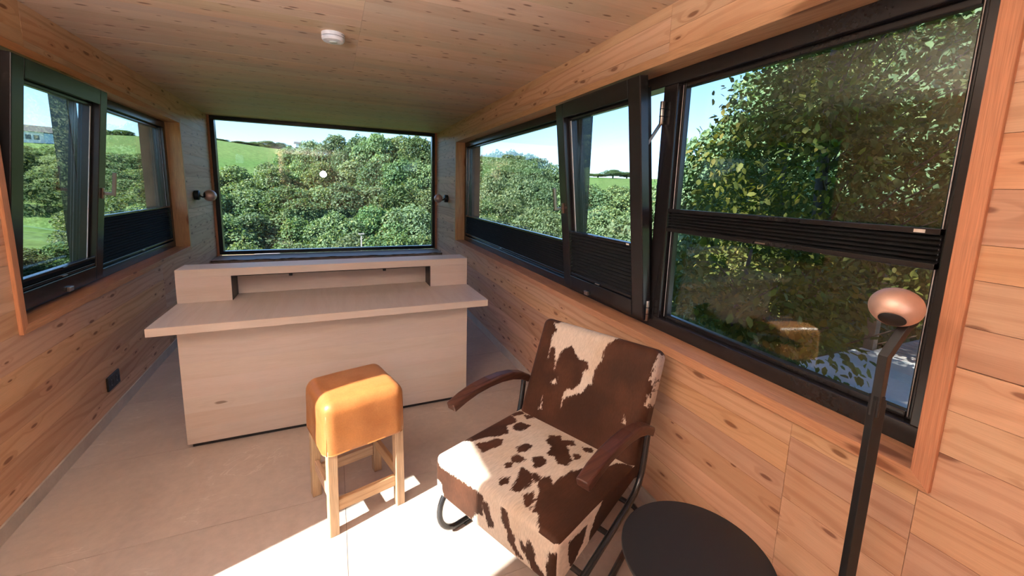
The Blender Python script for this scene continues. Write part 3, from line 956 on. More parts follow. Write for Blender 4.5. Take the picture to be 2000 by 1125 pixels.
# ------------------------------------------------------------------ armchair
SEAT = [[(-0.295,0.139),(-0.308,0.253),(-0.316,0.371),(-0.301,0.431),(-0.244,0.420),(-0.229,0.395),(-0.239,0.348),(-0.192,0.303),(-0.206,0.259),(-0.244,0.222),(-0.258,0.164)],
[(-0.231,0.155),(-0.208,0.194),(-0.198,0.235),(-0.173,0.248),(-0.150,0.219),(-0.159,0.182),(-0.174,0.134),(-0.196,0.145)],
[(-0.216,0.372),(-0.213,0.411),(-0.165,0.423),(-0.158,0.390),(-0.169,0.352),(-0.192,0.350)],
[(-0.305,0.436),(-0.285,0.493),(-0.254,0.494),(-0.273,0.444)],
[(-0.245,0.479),(-0.218,0.505),(-0.198,0.490),(-0.215,0.466)],
[(-0.031,0.377),(-0.046,0.423),(-0.016,0.454),(0.008,0.429),(0.044,0.469),(0.064,0.448),(0.043,0.416),(0.082,0.376),(0.115,0.345),(0.118,0.308),(0.093,0.293),(0.057,0.319),(0.027,0.310),(0.009,0.359)],
[(-0.087,0.252),(-0.076,0.302),(-0.053,0.302),(-0.047,0.259),(-0.066,0.236)],
[(-0.062,0.191),(-0.051,0.219),(-0.015,0.217),(-0.022,0.179),(-0.047,0.175)],
[(0.003,0.245),(0.023,0.275),(0.049,0.270),(0.052,0.223),(0.043,0.205)],
[(0.101,0.457),(0.127,0.481),(0.139,0.461),(0.121,0.443)],
[(0.101,0.388),(0.118,0.405),(0.133,0.383),(0.119,0.366)],
[(-0.055,0.147),(-0.039,0.167),(-0.024,0.144),(-0.039,0.133)],
[(-0.012,0.070),(0.004,0.100),(0.024,0.072),(0.005,0.054)],
[(0.010,0.172),(0.054,0.169),(0.082,0.142),(0.083,0.100),(0.076,0.069),(0.053,0.062),(0.037,0.106)],
[(0.058,0.172),(0.072,0.191),(0.097,0.166),(0.085,0.146)],
[(0.103,0.071),(0.116,0.108),(0.135,0.079),(0.150,0.041),(0.126,0.047)],
[(0.094,0.163),(0.111,0.207),(0.141,0.183),(0.148,0.234),(0.151,0.292),(0.170,0.330),(0.211,0.370),(0.248,0.476),(0.286,0.504),(0.33,0.511),(0.33,0.0),(0.303,-0.02),(0.282,-0.005),(0.233,-0.003),(0.190,0.050),(0.169,0.044),(0.135,0.119)]]
FRONT = [[(-0.33,0.43),(-0.311,0.414),(-0.264,0.395),(-0.174,0.401),(-0.077,0.409),(-0.025,0.405),(-0.024,0.337),(-0.056,0.327),(-0.088,0.277),(-0.143,0.273),(-0.202,0.270),(-0.248,0.275),(-0.256,0.335),(-0.287,0.340),(-0.33,0.34)],
[(-0.025,0.390),(0.002,0.392),(0.032,0.328),(0.008,0.310),(-0.011,0.354)],
[(0.068,0.422),(0.094,0.410),(0.107,0.371),(0.130,0.349),(0.131,0.322),(0.165,0.290),(0.138,0.289),(0.103,0.322),(0.102,0.349),(0.072,0.377)],
[(0.157,0.353),(0.184,0.340),(0.193,0.377),(0.214,0.360),(0.221,0.321),(0.257,0.289),(0.270,0.232),(0.229,0.246),(0.196,0.303),(0.169,0.329)],
[(0.276,0.386),(0.308,0.400),(0.312,0.330),(0.305,0.278),(0.271,0.300),(0.269,0.338)]]
SIDE = [[(0.064,0.392),(0.135,0.388),(0.165,0.382),(0.154,0.348),(0.086,0.295),(0.062,0.341)],
[(0.200,0.344),(0.228,0.383),(0.289,0.432),(0.30,0.46),(0.60,0.46),(0.65,0.30),(0.519,0.25),(0.377,0.27),(0.237,0.29),(0.188,0.310)]]
BACK = [[(-0.242,0.466),(-0.211,0.469),(-0.162,0.52),(-0.032,0.53),(0.136,0.52),(0.117,0.480),(0.083,0.442),(0.068,0.403),(0.074,0.359),(0.051,0.317),(0.054,0.284),(0.056,0.253),(0.037,0.238),(0.016,0.197),(-0.030,0.169),(-0.064,0.144),(-0.070,0.096),(-0.077,0.140),(-0.074,0.176),(-0.054,0.201),(-0.032,0.200),(-0.010,0.239),(-0.004,0.265),(-0.010,0.286),(0.013,0.311),(0.002,0.337),(-0.037,0.331),(-0.068,0.351),(-0.098,0.379),(-0.131,0.357),(-0.144,0.329),(-0.152,0.283),(-0.147,0.245),(-0.163,0.243),(-0.164,0.286),(-0.191,0.346),(-0.209,0.341),(-0.204,0.280),(-0.213,0.283),(-0.216,0.352),(-0.226,0.394),(-0.207,0.431)],
[(-0.164,0.193),(-0.137,0.212),(-0.124,0.231),(-0.124,0.195),(-0.141,0.180)],
[(0.283,0.355),(0.288,0.399),(0.293,0.480),(0.330,0.475),(0.340,0.409),(0.330,0.350),(0.303,0.356),(0.315,0.302),(0.303,0.236),(0.283,0.241),(0.289,0.285),(0.300,0.315)],
[(-0.190,0.048),(-0.181,0.120),(-0.165,0.058)],
[(0.220,0.144),(0.218,0.194),(0.240,0.149)]]
def sdf(pts, polys):
    best = np.full(len(pts), -1.0)
    for poly in polys:
        P = np.array(poly); Q = np.roll(P, -1, 0)
        d2 = np.full(len(pts), 1e9); ins = np.zeros(len(pts), bool)
        for a, b in zip(P, Q):
            e = b - a; w = pts - a
            t = np.clip((w @ e) / (e @ e + 1e-12), 0, 1)
            q = w - t[:, None] * e
            d2 = np.minimum(d2, (q * q).sum(1))
            c = ((a[1] > pts[:, 1]) != (b[1] > pts[:, 1]))
            xx = (b[0] - a[0]) * (pts[:, 1] - a[1]) / ((b[1] - a[1]) if abs(b[1] - a[1]) > 1e-9 else 1e-9) + a[0]
            ins ^= c & (pts[:, 0] < xx)
        d = np.sqrt(d2) * np.where(ins, 1, -1)
        best = np.maximum(best, d)
    return best
def set_patch(o, vals):
    at = o.data.attributes.new('patch', 'FLOAT', 'POINT')
    at.data.foreach_set('value', np.asarray(vals, dtype=np.float32))

def armchair():
    root = empty('armchair', (0.469, 1.2085, 0), math.atan2(-0.913, 0.408))
    tag(root, 'brown and white cowhide armchair with bent walnut arms and black tube frame', 'armchair')
    # seat cushion
    D = 0.545
    V, F = rounded_grid(0.302, D / 2, 0.10, 0.022, 96, 90, 34)
    P = np.array([tuple(v) for v in V])
    x, y, zz = P[:, 0], P[:, 1] + D / 2, (P[:, 2] + 0.10) / 0.20
    bot = 0.262 + 0.10 * np.clip(y / 0.53, 0, 1)
    dome = 0.016 * np.clip(1 - (x / 0.302) ** 2, 0, 1) * np.clip(1 - ((y - D / 2) / (D / 2)) ** 2, 0, 1)
    topz = 0.437 - 0.012 * np.clip(y / D, 0, 1)
    z = bot + zz * (topz - bot) + dome * zz
    yy = y + 0.006 * np.sin(zz * 3.1) * np.where(y < 0.02, -1, 0)
    seat = MB().add(np.stack([x, yy, z], 1), F, True).build('seat_cushion', MT['hide'], root)
    m_top = sdf(np.stack([x, y], 1), SEAT)
    m_front = sdf(np.stack([x, z], 1), FRONT)
    m_side = sdf(np.stack([y, z], 1), SIDE)
    isf = (y < 0.012) & (zz < 0.93)
    iss = (x > 0.292) & (zz < 0.93) & ~isf
    isl = (x < -0.292) & (zz < 0.93) & ~isf
    vals = np.where(isf, m_front, np.where(iss, m_side, np.where(isl, -m_side, m_top)))
    set_patch(seat, vals)
    # backrest
    base = np.array([0, 0.50, 0.42]); tip = np.array([0, 0.672, 0.855])
    sl = (tip - base) / np.linalg.norm(tip - base)
    nb = np.array([0, sl[2], -sl[1]])           # to the rear
    h0, h1 = -0.06, 0.478
    V, F = rounded_grid(0.302, 0.055, (h1 - h0) / 2, 0.034, 96, 16, 86)
    P = np.array([tuple(v) for v in V])
    x, dd, t = P[:, 0], P[:, 1] + 0.055, P[:, 2] + (h0 + h1) / 2
    bulge = -0.014 * np.clip(1 - (x / 0.302) ** 2, 0, 1) * np.clip(1 - ((t - 0.2) / 0.29) ** 2, 0, 1) * (dd < 0.055)
    pos = base[None] + t[:, None] * sl[None] + (dd + bulge)[:, None] * nb[None]
    pos[:, 0] = x
    back = MB().add(pos, F, True).build('backrest', MT['hide'], root)
    m = -sdf(np.stack([x, t], 1), BACK)
    set_patch(back, np.where(dd < 0.06, m, np.where(x > 0.2, m, 0.03)))
    # tube frame, one continuous tube each side
    def arc(c, r, a0, a1, n=10):
        return [(c[0] + r * math.cos(a0 + (a1 - a0) * i / n), c[1] + r * math.sin(a0 + (a1 - a0) * i / n)) for i in range(n + 1)]
    for s in (-1, 1):
        path = []
        yz = []
        yz += [(0.70, 0.0135), (0.45, 0.0135), (0.20, 0.0135)]
        yz += arc((0.150, 0.128), 0.1145, -math.pi / 2, -math.pi * 1.43, 14)
        yz += [(0.30, 0.282), (0.42, 0.312)]
        yz += [(0.48, 0.333), (0.515, 0.362), (0.537, 0.40), (0.550, 0.46), (0.560, 0.53), (0.563, 0.565)]
        for i, (yy, zz) in enumerate(yz):
            if zz < 0.1 and yy > 0.15: xx = 0.325 - 0.10 * max(0, (yy - 0.15)) / 0.55 * 0.6
            else: xx = 0.325
            path.append((s * xx, yy, zz))
        MB().tube(path, 0.0125, 14).build('side_tube', MT['black_tube'], root)
        # floor glide
        o = MB().box(-0.017, 0.017, -0.035, 0.035, 0.0, 0.012).build('glide', MT['black_metal'], root, bevel=0.003)
        o.location = (s * 0.322, 0.20, 0.0)
        # armrest: bent laminated walnut
        prof = [(0.085, 0.612), (0.15, 0.634), (0.22, 0.648), (0.30, 0.653), (0.38, 0.650), (0.46, 0.636), (0.53, 0.612), (0.585, 0.580)]
        V = []; F = []
        for i, (yy, zz) in enumerate(prof):
            a = prof[max(0, i - 1)]; b = prof[min(len(prof) - 1, i + 1)]
            ty, tz = b[0] - a[0], b[1] - a[1]; l = math.hypot(ty, tz); ty /= l; tz /= l
            ny, nz = -tz, ty
            w = 0.026 if i > 0 else 0.024
            for (u, v) in ((-w, -0.036), (w, -0.036), (w, -0.006), (w * .75, 0.0), (-w * .75, 0.0), (-w, -0.006)):
                V.append((u, yy + ny * v - 0.33, zz + nz * v - 0.6))
        n = 6
        for i in range(len(prof) - 1):
            for k in range(n):
                l = (k + 1) % n
                F.append((i * n + k, i * n + l, (i + 1) * n + l, (i + 1) * n + k))
        F.append(tuple(reversed(range(n)))); F.append(tuple((len(prof) - 1) * n + k for k in range(n)))
        # grain along local x: build with y as local x
        V2 = [(v[1], -v[0], v[2]) for v in V]
        o = MB().add(V2, F).build('armrest', MT['walnut'], root, bevel=0.004)
        bm = bmesh.new(); bm.from_mesh(o.data); bmesh.ops.recalc_face_normals(bm, faces=bm.faces); bm.to_mesh(o.data); bm.free()
        o.matrix_local = Matrix.Translation((s * 0.322, 0.33, 0.6)) @ Matrix(((0, -1, 0, 0), (1, 0, 0, 0), (0, 0, 1, 0), (0, 0, 0, 1)))
    # rear floor bar joining both runners, and seat cross bar
    pts = [(-0.265, 0.69, 0.0135), (-0.25, 0.755, 0.0135), (-0.20, 0.79, 0.0135), (0, 0.795, 0.0135), (0.20, 0.79, 0.0135), (0.25, 0.755, 0.0135), (0.265, 0.69, 0.0135)]
    MB().tube(pts, 0.0125, 14).build('floor_bar', MT['black_tube'], root)
    MB().tube([(-0.32, 0.30, 0.275), (0.32, 0.30, 0.275)], 0.010, 10).build('cross_bar', MT['black_tube'], root)
    MB().tube([(-0.32, 0.12, 0.25), (0.32, 0.12, 0.25)], 0.010, 10).build('cross_bar', MT['black_tube'], root)
    return root
armchair()

# ------------------------------------------------------------------ side table
def side_table():
    root = empty('side_table', (0.918, 0.715, 0))
    tag(root, 'small round black side table beside the cowhide armchair', 'table')
    zt = 0.48
    MB().lathe([(0.0, zt - 0.012), (0.203, zt - 0.012), (0.206, zt - 0.009), (0.206, zt - 0.002), (0.204, zt), (0.0, zt)], 96, cap0=False, cap1=False, smooth=False).build('table_top', MT['table_black'], root)
    MB().tube([(0, 0, 0.01), (0, 0, zt - 0.012)], 0.016, 20).build('column', MT['black_metal'], root)
    MB().lathe([(0.0, 0.0), (0.15, 0.0), (0.152, 0.003), (0.15, 0.008), (0.02, 0.014), (0.0, 0.014)], 64, cap0=False, cap1=False).build('base', MT['black_metal'], root)
    return root
side_table()

# ------------------------------------------------------------------ lamps
def shade_ball(r, sz=1.0, open_r=0.5, n=32):
    """open ball profile from the bottom opening upwards (axis z, opening at -z)"""
    a0 = -math.pi / 2 + math.asin(open_r)
    prof = []
    for i in range(25):
        a = a0 + (math.pi / 2 - a0) * i / 24
        prof.append((max(0.0001, r * math.cos(a)), r * sz * math.sin(a)))
    inner = [(max(0.0001, (p[0] - 0.003)) if p[0] > .004 else 0.0001, p[1] * 0.96) for p in reversed(prof)]
    return prof, inner
def aim(v):
    return Vector(v).normalized().to_track_quat('-Z', 'Y').to_matrix().to_4x4()

def floor_lamp():
    bx, by = 1.15, 0.467
    root = empty('floor_lamp', (bx, by, 0))
    tag(root, 'slim black floor lamp with a copper ball head in front of the right window', 'lamp')
    MB().lathe([(0, 0), (0.115, 0), (0.117, 0.003), (0.115, 0.010), (0.0, 0.012)], 48, cap0=False, cap1=False).build('base', MT['black_metal'], root)
    ang = R(-24)
    Rz = Matrix.Rotation(ang, 4, 'Z')
    o = MB().box(-0.013, 0.013, -0.010, 0.010, 0.01, 1.04).build('lower_pole', MT['black_metal'], root, bevel=0.0015); o.matrix_local = Rz
    o = MB().box(-0.013, 0.008, -0.0105, 0.0105, 1.04, 1.05).build('pole_collar', MT['black_metal'], root, bevel=0.001); o.matrix_local = Rz
    path = [(-0.002, 0, 1.0), (-0.002, 0, 1.145), (0.048, -0.010, 1.222)]
    m = MB()
    def sec(c, tx, tz, w, d):
        nx, nz = tz, -tx
        return [(c[0] + nx * w, c[1] - d, c[2] + nz * w), (c[0] + nx * w, c[1] + d, c[2] + nz * w), (c[0] - nx * w, c[1] + d, c[2] - nz * w), (c[0] - nx * w, c[1] - d, c[2] - nz * w)]
    rings = [sec(path[0], 0, 1, 0.0105, 0.009), sec(path[1], 0.29, 0.957, 0.011, 0.009), sec(path[2], 0.545, 0.84, 0.0105, 0.009)]
    V = [p for r_ in rings for p in r_]
    F = [(0, 3, 2, 1), (8, 9, 10, 11)]
    for i in range(2):
        for k in range(4):
            l = (k + 1) % 4
            F.append((4 * i + k, 4 * i + l, 4 * i + 4 + l, 4 * i + 4 + k))
    o = m.add(V, F).build('upper_pole', MT['black_metal'], root, bevel=0.001)
    bm = bmesh.new(); bm.from_mesh(o.data); bmesh.ops.recalc_face_normals(bm, faces=bm.faces); bm.to_mesh(o.data); bm.free()
    hc = Vector((0.018, 0.004, 1.260))
    r = 0.0475
    SQ = Matrix.Diagonal((1.03, 1.03, 0.80, 1.0))
    prof, inner = shade_ball(r, 1.0, 0.50)
    head = MB().lathe(prof, 56, cap0=False, cap1=False).build('lamp_head', MT['copper'], root)
    sh = head.modifiers.new('thick', 'SOLIDIFY'); sh.thickness = 0.0015; sh.offset = -1
    ax = Vector((-0.73, -0.295, -0.615)).normalized()
    head.matrix_local = Matrix.Translation(hc) @ SQ @ aim(ax)
    z0_ = -r * math.cos(math.asin(0.50))
    MB().lathe([(0.0, z0_ - 0.0012), (r * 0.47, z0_ - 0.0012), (r * 0.505, z0_ + 0.0005), (r * 0.49, z0_ + 0.006), (0.0, z0_ + 0.006)], 40, cap0=False, cap1=False).build('diffuser', MT['black_metal'], head)
    # black magnet seat where the head meets the pole
    o = MB().lathe([(0.0, 0.0), (0.016, 0.0), (0.018, 0.010), (0.0, 0.012)], 32, cap0=False, cap1=False).build('magnet_seat', MT['black_metal'], root)
    o.matrix_local = Matrix.Translation(hc + Vector((0.028, -0.012, -0.030))) @ aim(Vector((-0.6, 0.2, 0.75)))
    return root
floor_lamp()

def wall_lamp(W, label, s, z, ball_s, ball_d, ball_z, r, aimv):
    root = empty('wall_lamp'); root.matrix_world = W.mat @ Matrix.Translation(Vector(W.p(s, 0, z)))
    tag(root, label, 'lamp', 'copper ball wall lamps')
    def lp(s_, d_, z_): return Vector(W.p(s_ - s, d_, z_ - z))
    A = Matrix.Rotation(R(-90) * W.g, 4, 'Y')      # local z -> into the room
    MB().lathe([(0.0, 0.0), (0.050, 0.0), (0.052, 0.006), (0.052, 0.040), (0.047, 0.046), (0.0, 0.046)], 40, A, cap0=False, cap1=False).build('base', MT['black_metal'], root)
    bp = lp(ball_s, ball_d, ball_z)
    MB().tube([lp(s, -0.04, z), lp(s + (ball_s - s) * 0.3, -0.065, z - 0.02), bp], 0.009, 10).build('arm', MT['black_metal'], root)
    prof, inner = shade_ball(r, 1.0, 0.50)
    head = MB().lathe(prof, 40, cap0=False, cap1=False).build('lamp_head', MT['copper'], root)
    sh = head.modifiers.new('thick', 'SOLIDIFY'); sh.thickness = 0.002; sh.offset = -1
    head.matrix_local = Matrix.Translation(bp) @ aim(aimv)
    MB().lathe([(0.0, -r * 0.80), (r * 0.46, -r * 0.80), (r * 0.46, -r * 0.7), (0.0, -r * 0.7)], 32, cap0=False, cap1=False).build('diffuser', MT['black_metal'], head)
    return root
wall_lamp(WL, 'copper ball wall lamp on a black base left of the far picture window', 5.46, 1.337, 5.555, -0.12, 1.332, 0.063, (-0.85, -0.5, 0.1))
wall_lamp(WR, 'copper ball wall lamp on a black base right of the far picture window', 5.56, 1.345, 5.56, -0.13, 1.345, 0.058, (0.4, 0.6, -0.6))

def fill_globe():  # added fill light behind the camera, stands in for a flash
    root = empty('added_fill_globe', (-0.25, -1.3, CEIL))
    tag(root, 'white globe fill light added on a thin black stem behind the viewer', 'lamp')
    MB().lathe([(0.0, 0.0), (0.05, 0.0), (0.05, -0.02), (0.0, -0.02)], 32, cap0=False, cap1=False).build('canopy', MT['black_metal'], root)
    MB().tube([(0, 0, -0.02), (0, 0, -0.42)], 0.006, 10).build('stem', MT['black_metal'], root)
    t = NT('fill_globe_glow')
    e = t.n('ShaderNodeEmission'); e.inputs[0].default_value = (0.90, 0.97, 1.06, 1); e.inputs[1].default_value = FILL_GLOBE_POWER
    t.t.links.new(e.outputs[0], t.out.inputs[0])
    prof = [(max(0.0, 0.10 * math.cos(a)), -0.51 + 0.10 * math.sin(a)) for a in [(-math.pi / 2 + math.pi * i / 20) for i in range(21)]]
    MB().lathe(prof, 32, cap0=False, cap1=False).build('globe', t.done(), root)
fill_globe()

def fill_uplight():  # added out-of-view fill light, bounced off the ceiling
    root = empty('added_fill_uplight', (-0.95, 0.40, 0))
    tag(root, 'unseen black uplight added beside the viewer to brighten the room off the ceiling', 'lamp')
    MB().lathe([(0, 0), (0.14, 0), (0.142, 0.004), (0.138, 0.016), (0.0, 0.02)], 48, cap0=False, cap1=False).build('base', MT['black_metal'], root)
    MB().tube([(0, 0, 0.015), (0, 0, 1.62)], 0.012, 14).build('pole', MT['black_metal'], root)
    MB().lathe([(0.0, 1.60), (0.03, 1.60), (0.11, 1.64), (0.16, 1.71), (0.165, 1.73), (0.158, 1.73), (0.15, 1.70), (0.10, 1.655), (0.0, 1.64)], 48, cap0=False, cap1=False).build('bowl', MT['black_metal'], root)
    t = NT('fill_uplight_disc')
    e = t.n('ShaderNodeEmission'); e.inputs[0].default_value = (0.85, 0.97, 1.12, 1); e.inputs[1].default_value = FILL_UPLIGHT_POWER
    t.t.links.new(e.outputs[0], t.out.inputs[0])
    MB().lathe([(0.0, 1.69), (0.13, 1.69), (0.13, 1.70), (0.0, 1.702)], 40, cap0=False, cap1=False).build('light_disc', t.done(), root)
fill_uplight()

# ------------------------------------------------------------------ smoke detector, socket
def smoke_detector():
    root = empty('smoke_detector', (0.030, 2.545, CEIL))
    tag(root, 'round white smoke detector on the wooden ceiling', 'detector')
    MB().lathe([(0, 0), (0.058, 0), (0.0585, -0.002), (0.0585, -0.017), (0.056, -0.018), (0, -0.018)], 48, cap0=False, cap1=False, smooth=False).build('base', MT['white_plastic'], root)
    MB().lathe([(0, -0.018), (0.0545, -0.018), (0.0545, -0.0225), (0, -0.0225)], 48, cap0=False, cap1=False, smooth=False).build('vent_slot', MT['grey_plastic'], root)
    MB().lathe([(0, -0.0225), (0.0580, -0.0225), (0.0580, -0.030), (0.052, -0.039), (0.030, -0.042), (0, -0.042)], 48, cap0=False, cap1=False, smooth=False).build('cover', MT['white_plastic'], root)
    MB().lathe([(0, -0.041), (0.021, -0.041), (0.020, -0.0445), (0, -0.045)], 36, cap0=False, cap1=False).build('test_button', MT['button'], root)
    o = MB().lathe([(0, 0), (0.0022, 0), (0.0022, -0.002), (0, -0.002)], 12, cap0=False, cap1=False).build('indicator_light', MT['grey_plastic'], root)
    o.location = (0.030, 0.012, -0.0415)
    o = MB().box(-0.014, 0.014, -0.001, 0.001, -0.0018, 0.0018).build('printed_mark', MT['grey_plastic'], root)
    o.matrix_local = Matrix.Translation((0.049, -0.0325, -0.010)) @ Matrix.Rotation(R(57), 4, 'Z')
    return root
smoke_detector()

def socket():
    s, z = 3.225, 0.230
    root = empty('power_socket'); root.matrix_world = WL.mat @ Matrix.Translation(Vector(WL.p(s, 0, z)))
    tag(root, 'black double power socket low on the left wooden wall', 'socket')
    m = MB(); WL.box(m, -0.080, 0.080, -0.011, 0.0, -0.045, 0.045); m.build('frame', MT['socket'], root, bevel=0.003)
    for c in (-0.036, 0.036):
        A = Matrix.Translation(Vector(WL.p(c, -0.011, 0))) @ Matrix.Rotation(R(90), 4, 'Y')
        ins = MB().lathe([(0.0, -0.006), (0.0195, -0.006), (0.0195, 0.001), (0.022, 0.0015), (0.022, -0.001)], 32, A, cap0=False, cap1=False).build('insert', MT['socket'], root)
        for dz in (-0.0095, 0.0095):
            mm = MB().tube([WL.p(c + dz, -0.0075, 0), WL.p(c + dz, -0.0055, 0)], 0.0026, 10); mm.build('contact', MT['frame_dark'], ins)
        for dz in (-0.018, 0.018):
            mm = MB(); WL.box(mm, c - 0.003, c + 0.003, -0.0115, -0.007, dz - 0.0025, dz + 0.0025); mm.build('earth_clip', MT['steel'], ins)
    return root
socket()

# ------------------------------------------------------------------ outdoors: ground
def sstep(a, b, x):
    t = max(0.0, min(1.0, (x - a) / (b - a)))
    return t * t * (3 - 2 * t)
EL = [(-180, 2.0), (-60, 3.2), (-28, 3.7), (-20, 4.0), (-12, 4.3), (-6, 3.7), (4, 3.2), (18, 2.6), (30, 1.9), (40, 1.7), (60, 2.0), (180, 2.0)]
def el_at(az):
    for (a, ea), (b, eb) in zip(EL[:-1], EL[1:]):
        if a <= az <= b: return ea + (eb - ea) * (az - a) / (b - a)
    return 2.0
def terr(az, r):
    zt = 1.5 + 230 * math.tan(R(el_at(az)))
    near = -2.8 - 6.2 * sstep(5, 24, r)
    z = near + (zt - near) * sstep(55, 232, r)
    if r > 232: z -= (r - 232) * 0.02
    z += 0.5 * math.sin(r * 0.07 + az * 0.11) * sstep(20, 60, r)
    return z
mb = MB()
rs = [2.5, 4, 6, 9, 13, 18, 24, 32, 42, 55, 68, 80, 92, 105, 120, 135, 150, 170, 190, 210, 225, 235, 260, 320, 420]
azs = list(range(-180, 181, 4))
V = []
for r in rs:
    for a in azs:
        V.append((r * math.sin(R(a)), r * math.cos(R(a)) + 2.0 * sstep(12, 3, r), terr(a, r)))
n = len(azs); F = []
for i in range(len(rs) - 1):
    for j in range(n - 1):
        F.append((i * n + j, i * n + j + 1, (i + 1) * n + j + 1, (i + 1) * n + j))
g = mb.add(V, F, True).build('ground', MT['meadow']); g['kind'] = 'structure'

# ------------------------------------------------------------------ trees
def leaf_cloud(rg, blobs, n, size, up=0.25, shell=(0.72, 1.06), aspect=0.62):
    """n little folded leaf sprays scattered over the shells of the blobs"""
    w = np.array([b[1] ** 2 for b in blobs]); w = w / w.sum()
    pick = rg.choice(len(blobs), n, p=w)
    C = np.array([b[0] for b in blobs])[pick]
    S = np.array([b[2] for b in blobs])[pick] * np.array([b[1] for b in blobs])[pick][:, None]
    d = rg.normal(size=(n, 3)); d /= np.linalg.norm(d, axis=1)[:, None]
    d[:, 2] = np.where(d[:, 2] < -0.55, -d[:, 2], d[:, 2])
    lump = 1 + 0.16 * np.sin(d[:, 0] * 5 + pick) * np.sin(d[:, 1] * 6 + pick * 2) * np.sin(d[:, 2] * 5)
    pos = C + d * S * (rg.uniform(shell[0], shell[1], n) * lump)[:, None]
    nr = d * 0.55 + rg.normal(size=(n, 3)) * 0.55 + np.array([0, 0, up])
    nr /= np.linalg.norm(nr, axis=1)[:, None]
    a = np.cross(nr, rg.normal(size=(n, 3))); a /= np.linalg.norm(a, axis=1)[:, None]
    b = np.cross(nr, a)
    sz = size * rg.uniform(0.6, 1.35, n)
    h = sz[:, None] * 0.5
    v0 = pos - a * h; v1 = pos + b * h * aspect + nr * h * 0.25; v2 = pos + a * h; v3 = pos - b * h * aspect + nr * h * 0.25
    V = np.stack([v0, v1, v2, v3], 1).reshape(-1, 3)
    idx = np.arange(n) * 4
    F = np.concatenate([np.stack([idx, idx + 1, idx + 2], 1), np.stack([idx, idx + 2, idx + 3], 1)])
    return V, F
def np_mesh(name, V, F, mat):
    me = bpy.data.meshes.new(name)
    me.vertices.add(len(V)); me.vertices.foreach_set('co', V.astype(np.float32).ravel())
    k = F.shape[1]
    me.loops.add(F.size); me.loops.foreach_set('vertex_index', F.astype(np.int32).ravel())
    me.polygons.add(len(F)); me.polygons.foreach_set('loop_start', np.arange(0, F.size, k, dtype=np.int32))
    me.polygons.foreach_set('loop_total', np.full(len(F), k, dtype=np.int32))
    me.update(calc_edges=True); me.validate()
    me.materials.append(mat)
    return me

TREES = []
def tree_meshes(seed, slim=1.0):
    rg = np.random.default_rng(seed)
    blobs = []
    nb = 22
    for i in range(nb):
        u = i / (nb - 1)
        z = 2.2 + 6.6 * u
        env = math.sin(math.pi * min(1, 0.18 + 0.80 * u)) ** 0.7
        rr = env * 2.6 * math.sqrt(rg.uniform(0.1, 1)) * slim
        a = i * 2.4 + rg.uniform(-.5, .5)
        rad = rg.uniform(0.95, 1.55) * (0.65 + 0.5 * env)
        blobs.append(((rr * math.cos(a), rr * math.sin(a), z), rad, (1.0, 1.0, rg.uniform(0.7, 0.95))))
    blobs.append(((0, 0, 5.2), 2.3 * slim, (1, 1, 1.2)))
    V, F = leaf_cloud(rg, blobs, 34000, 0.19)
    crown = np_mesh('foliage', V, F, MT['leaf_far'])
    m = MB()
    m.tube([(0, 0, -1.0), (0.05, 0.03, 1.5), (0.0, 0.1, 4.0), (0.1, 0, 7.0)], [0.26, 0.21, 0.15, 0.05], 9)
    for k in range(6):
        a = k * 1.05 + rg.uniform(-.3, .3); z = rg.uniform(1.8, 4.5)
        m.tube([(0, 0, z), (1.0 * math.cos(a), 1.0 * math.sin(a), z + 1.1), (1.9 * math.cos(a), 1.9 * math.sin(a), z + 1.9)], [0.10, 0.06, 0.02], 6)
    trunk = m.mesh('trunk', MT['bark'])
    return crown, trunk
for sd_, sl in ((1, 1.0), (2, 1.0), (3, 0.8), (4, 1.15), (5, 0.9), (6, 1.05)):
    TREES.append(tree_meshes(sd_, sl))

tree_i = 0
def tree(az, r, top_el, width, label, group, name='broadleaf_tree', base=None):
    """a whole tree standing on the ground at azimuth az and distance r"""
    global tree_i
    gz = terr(az, r) if base is None else base
    zt = 1.5 + r * math.tan(R(top_el))
    h = max(2.0, zt - gz)
    crown, trunk = TREES[tree_i % len(TREES)]
    o = empty(name, (r * math.sin(R(az)), r * math.cos(R(az)), gz), rnd.uniform(0, 6.28))
    o.scale = (width / 6.4, width / 6.4, h / 9.6)
    tag(o, label, 'tree', group)
    f = inst(crown, 'foliage', o); f['kind'] = 'stuff'
    inst(trunk, 'trunk', o)
    tree_i += 1
    return o
def jr(a): return rnd.uniform(-a, a)
ORD = ['first', 'second', 'third', 'fourth', 'fifth', 'sixth', 'seventh', 'eighth', 'ninth', 'tenth', 'eleventh', 'twelfth']
NTH = {}
def nth(text):
    k = NTH.get(text, 0); NTH[text] = k + 1
    return ORD[k] + ' from the left ' + text
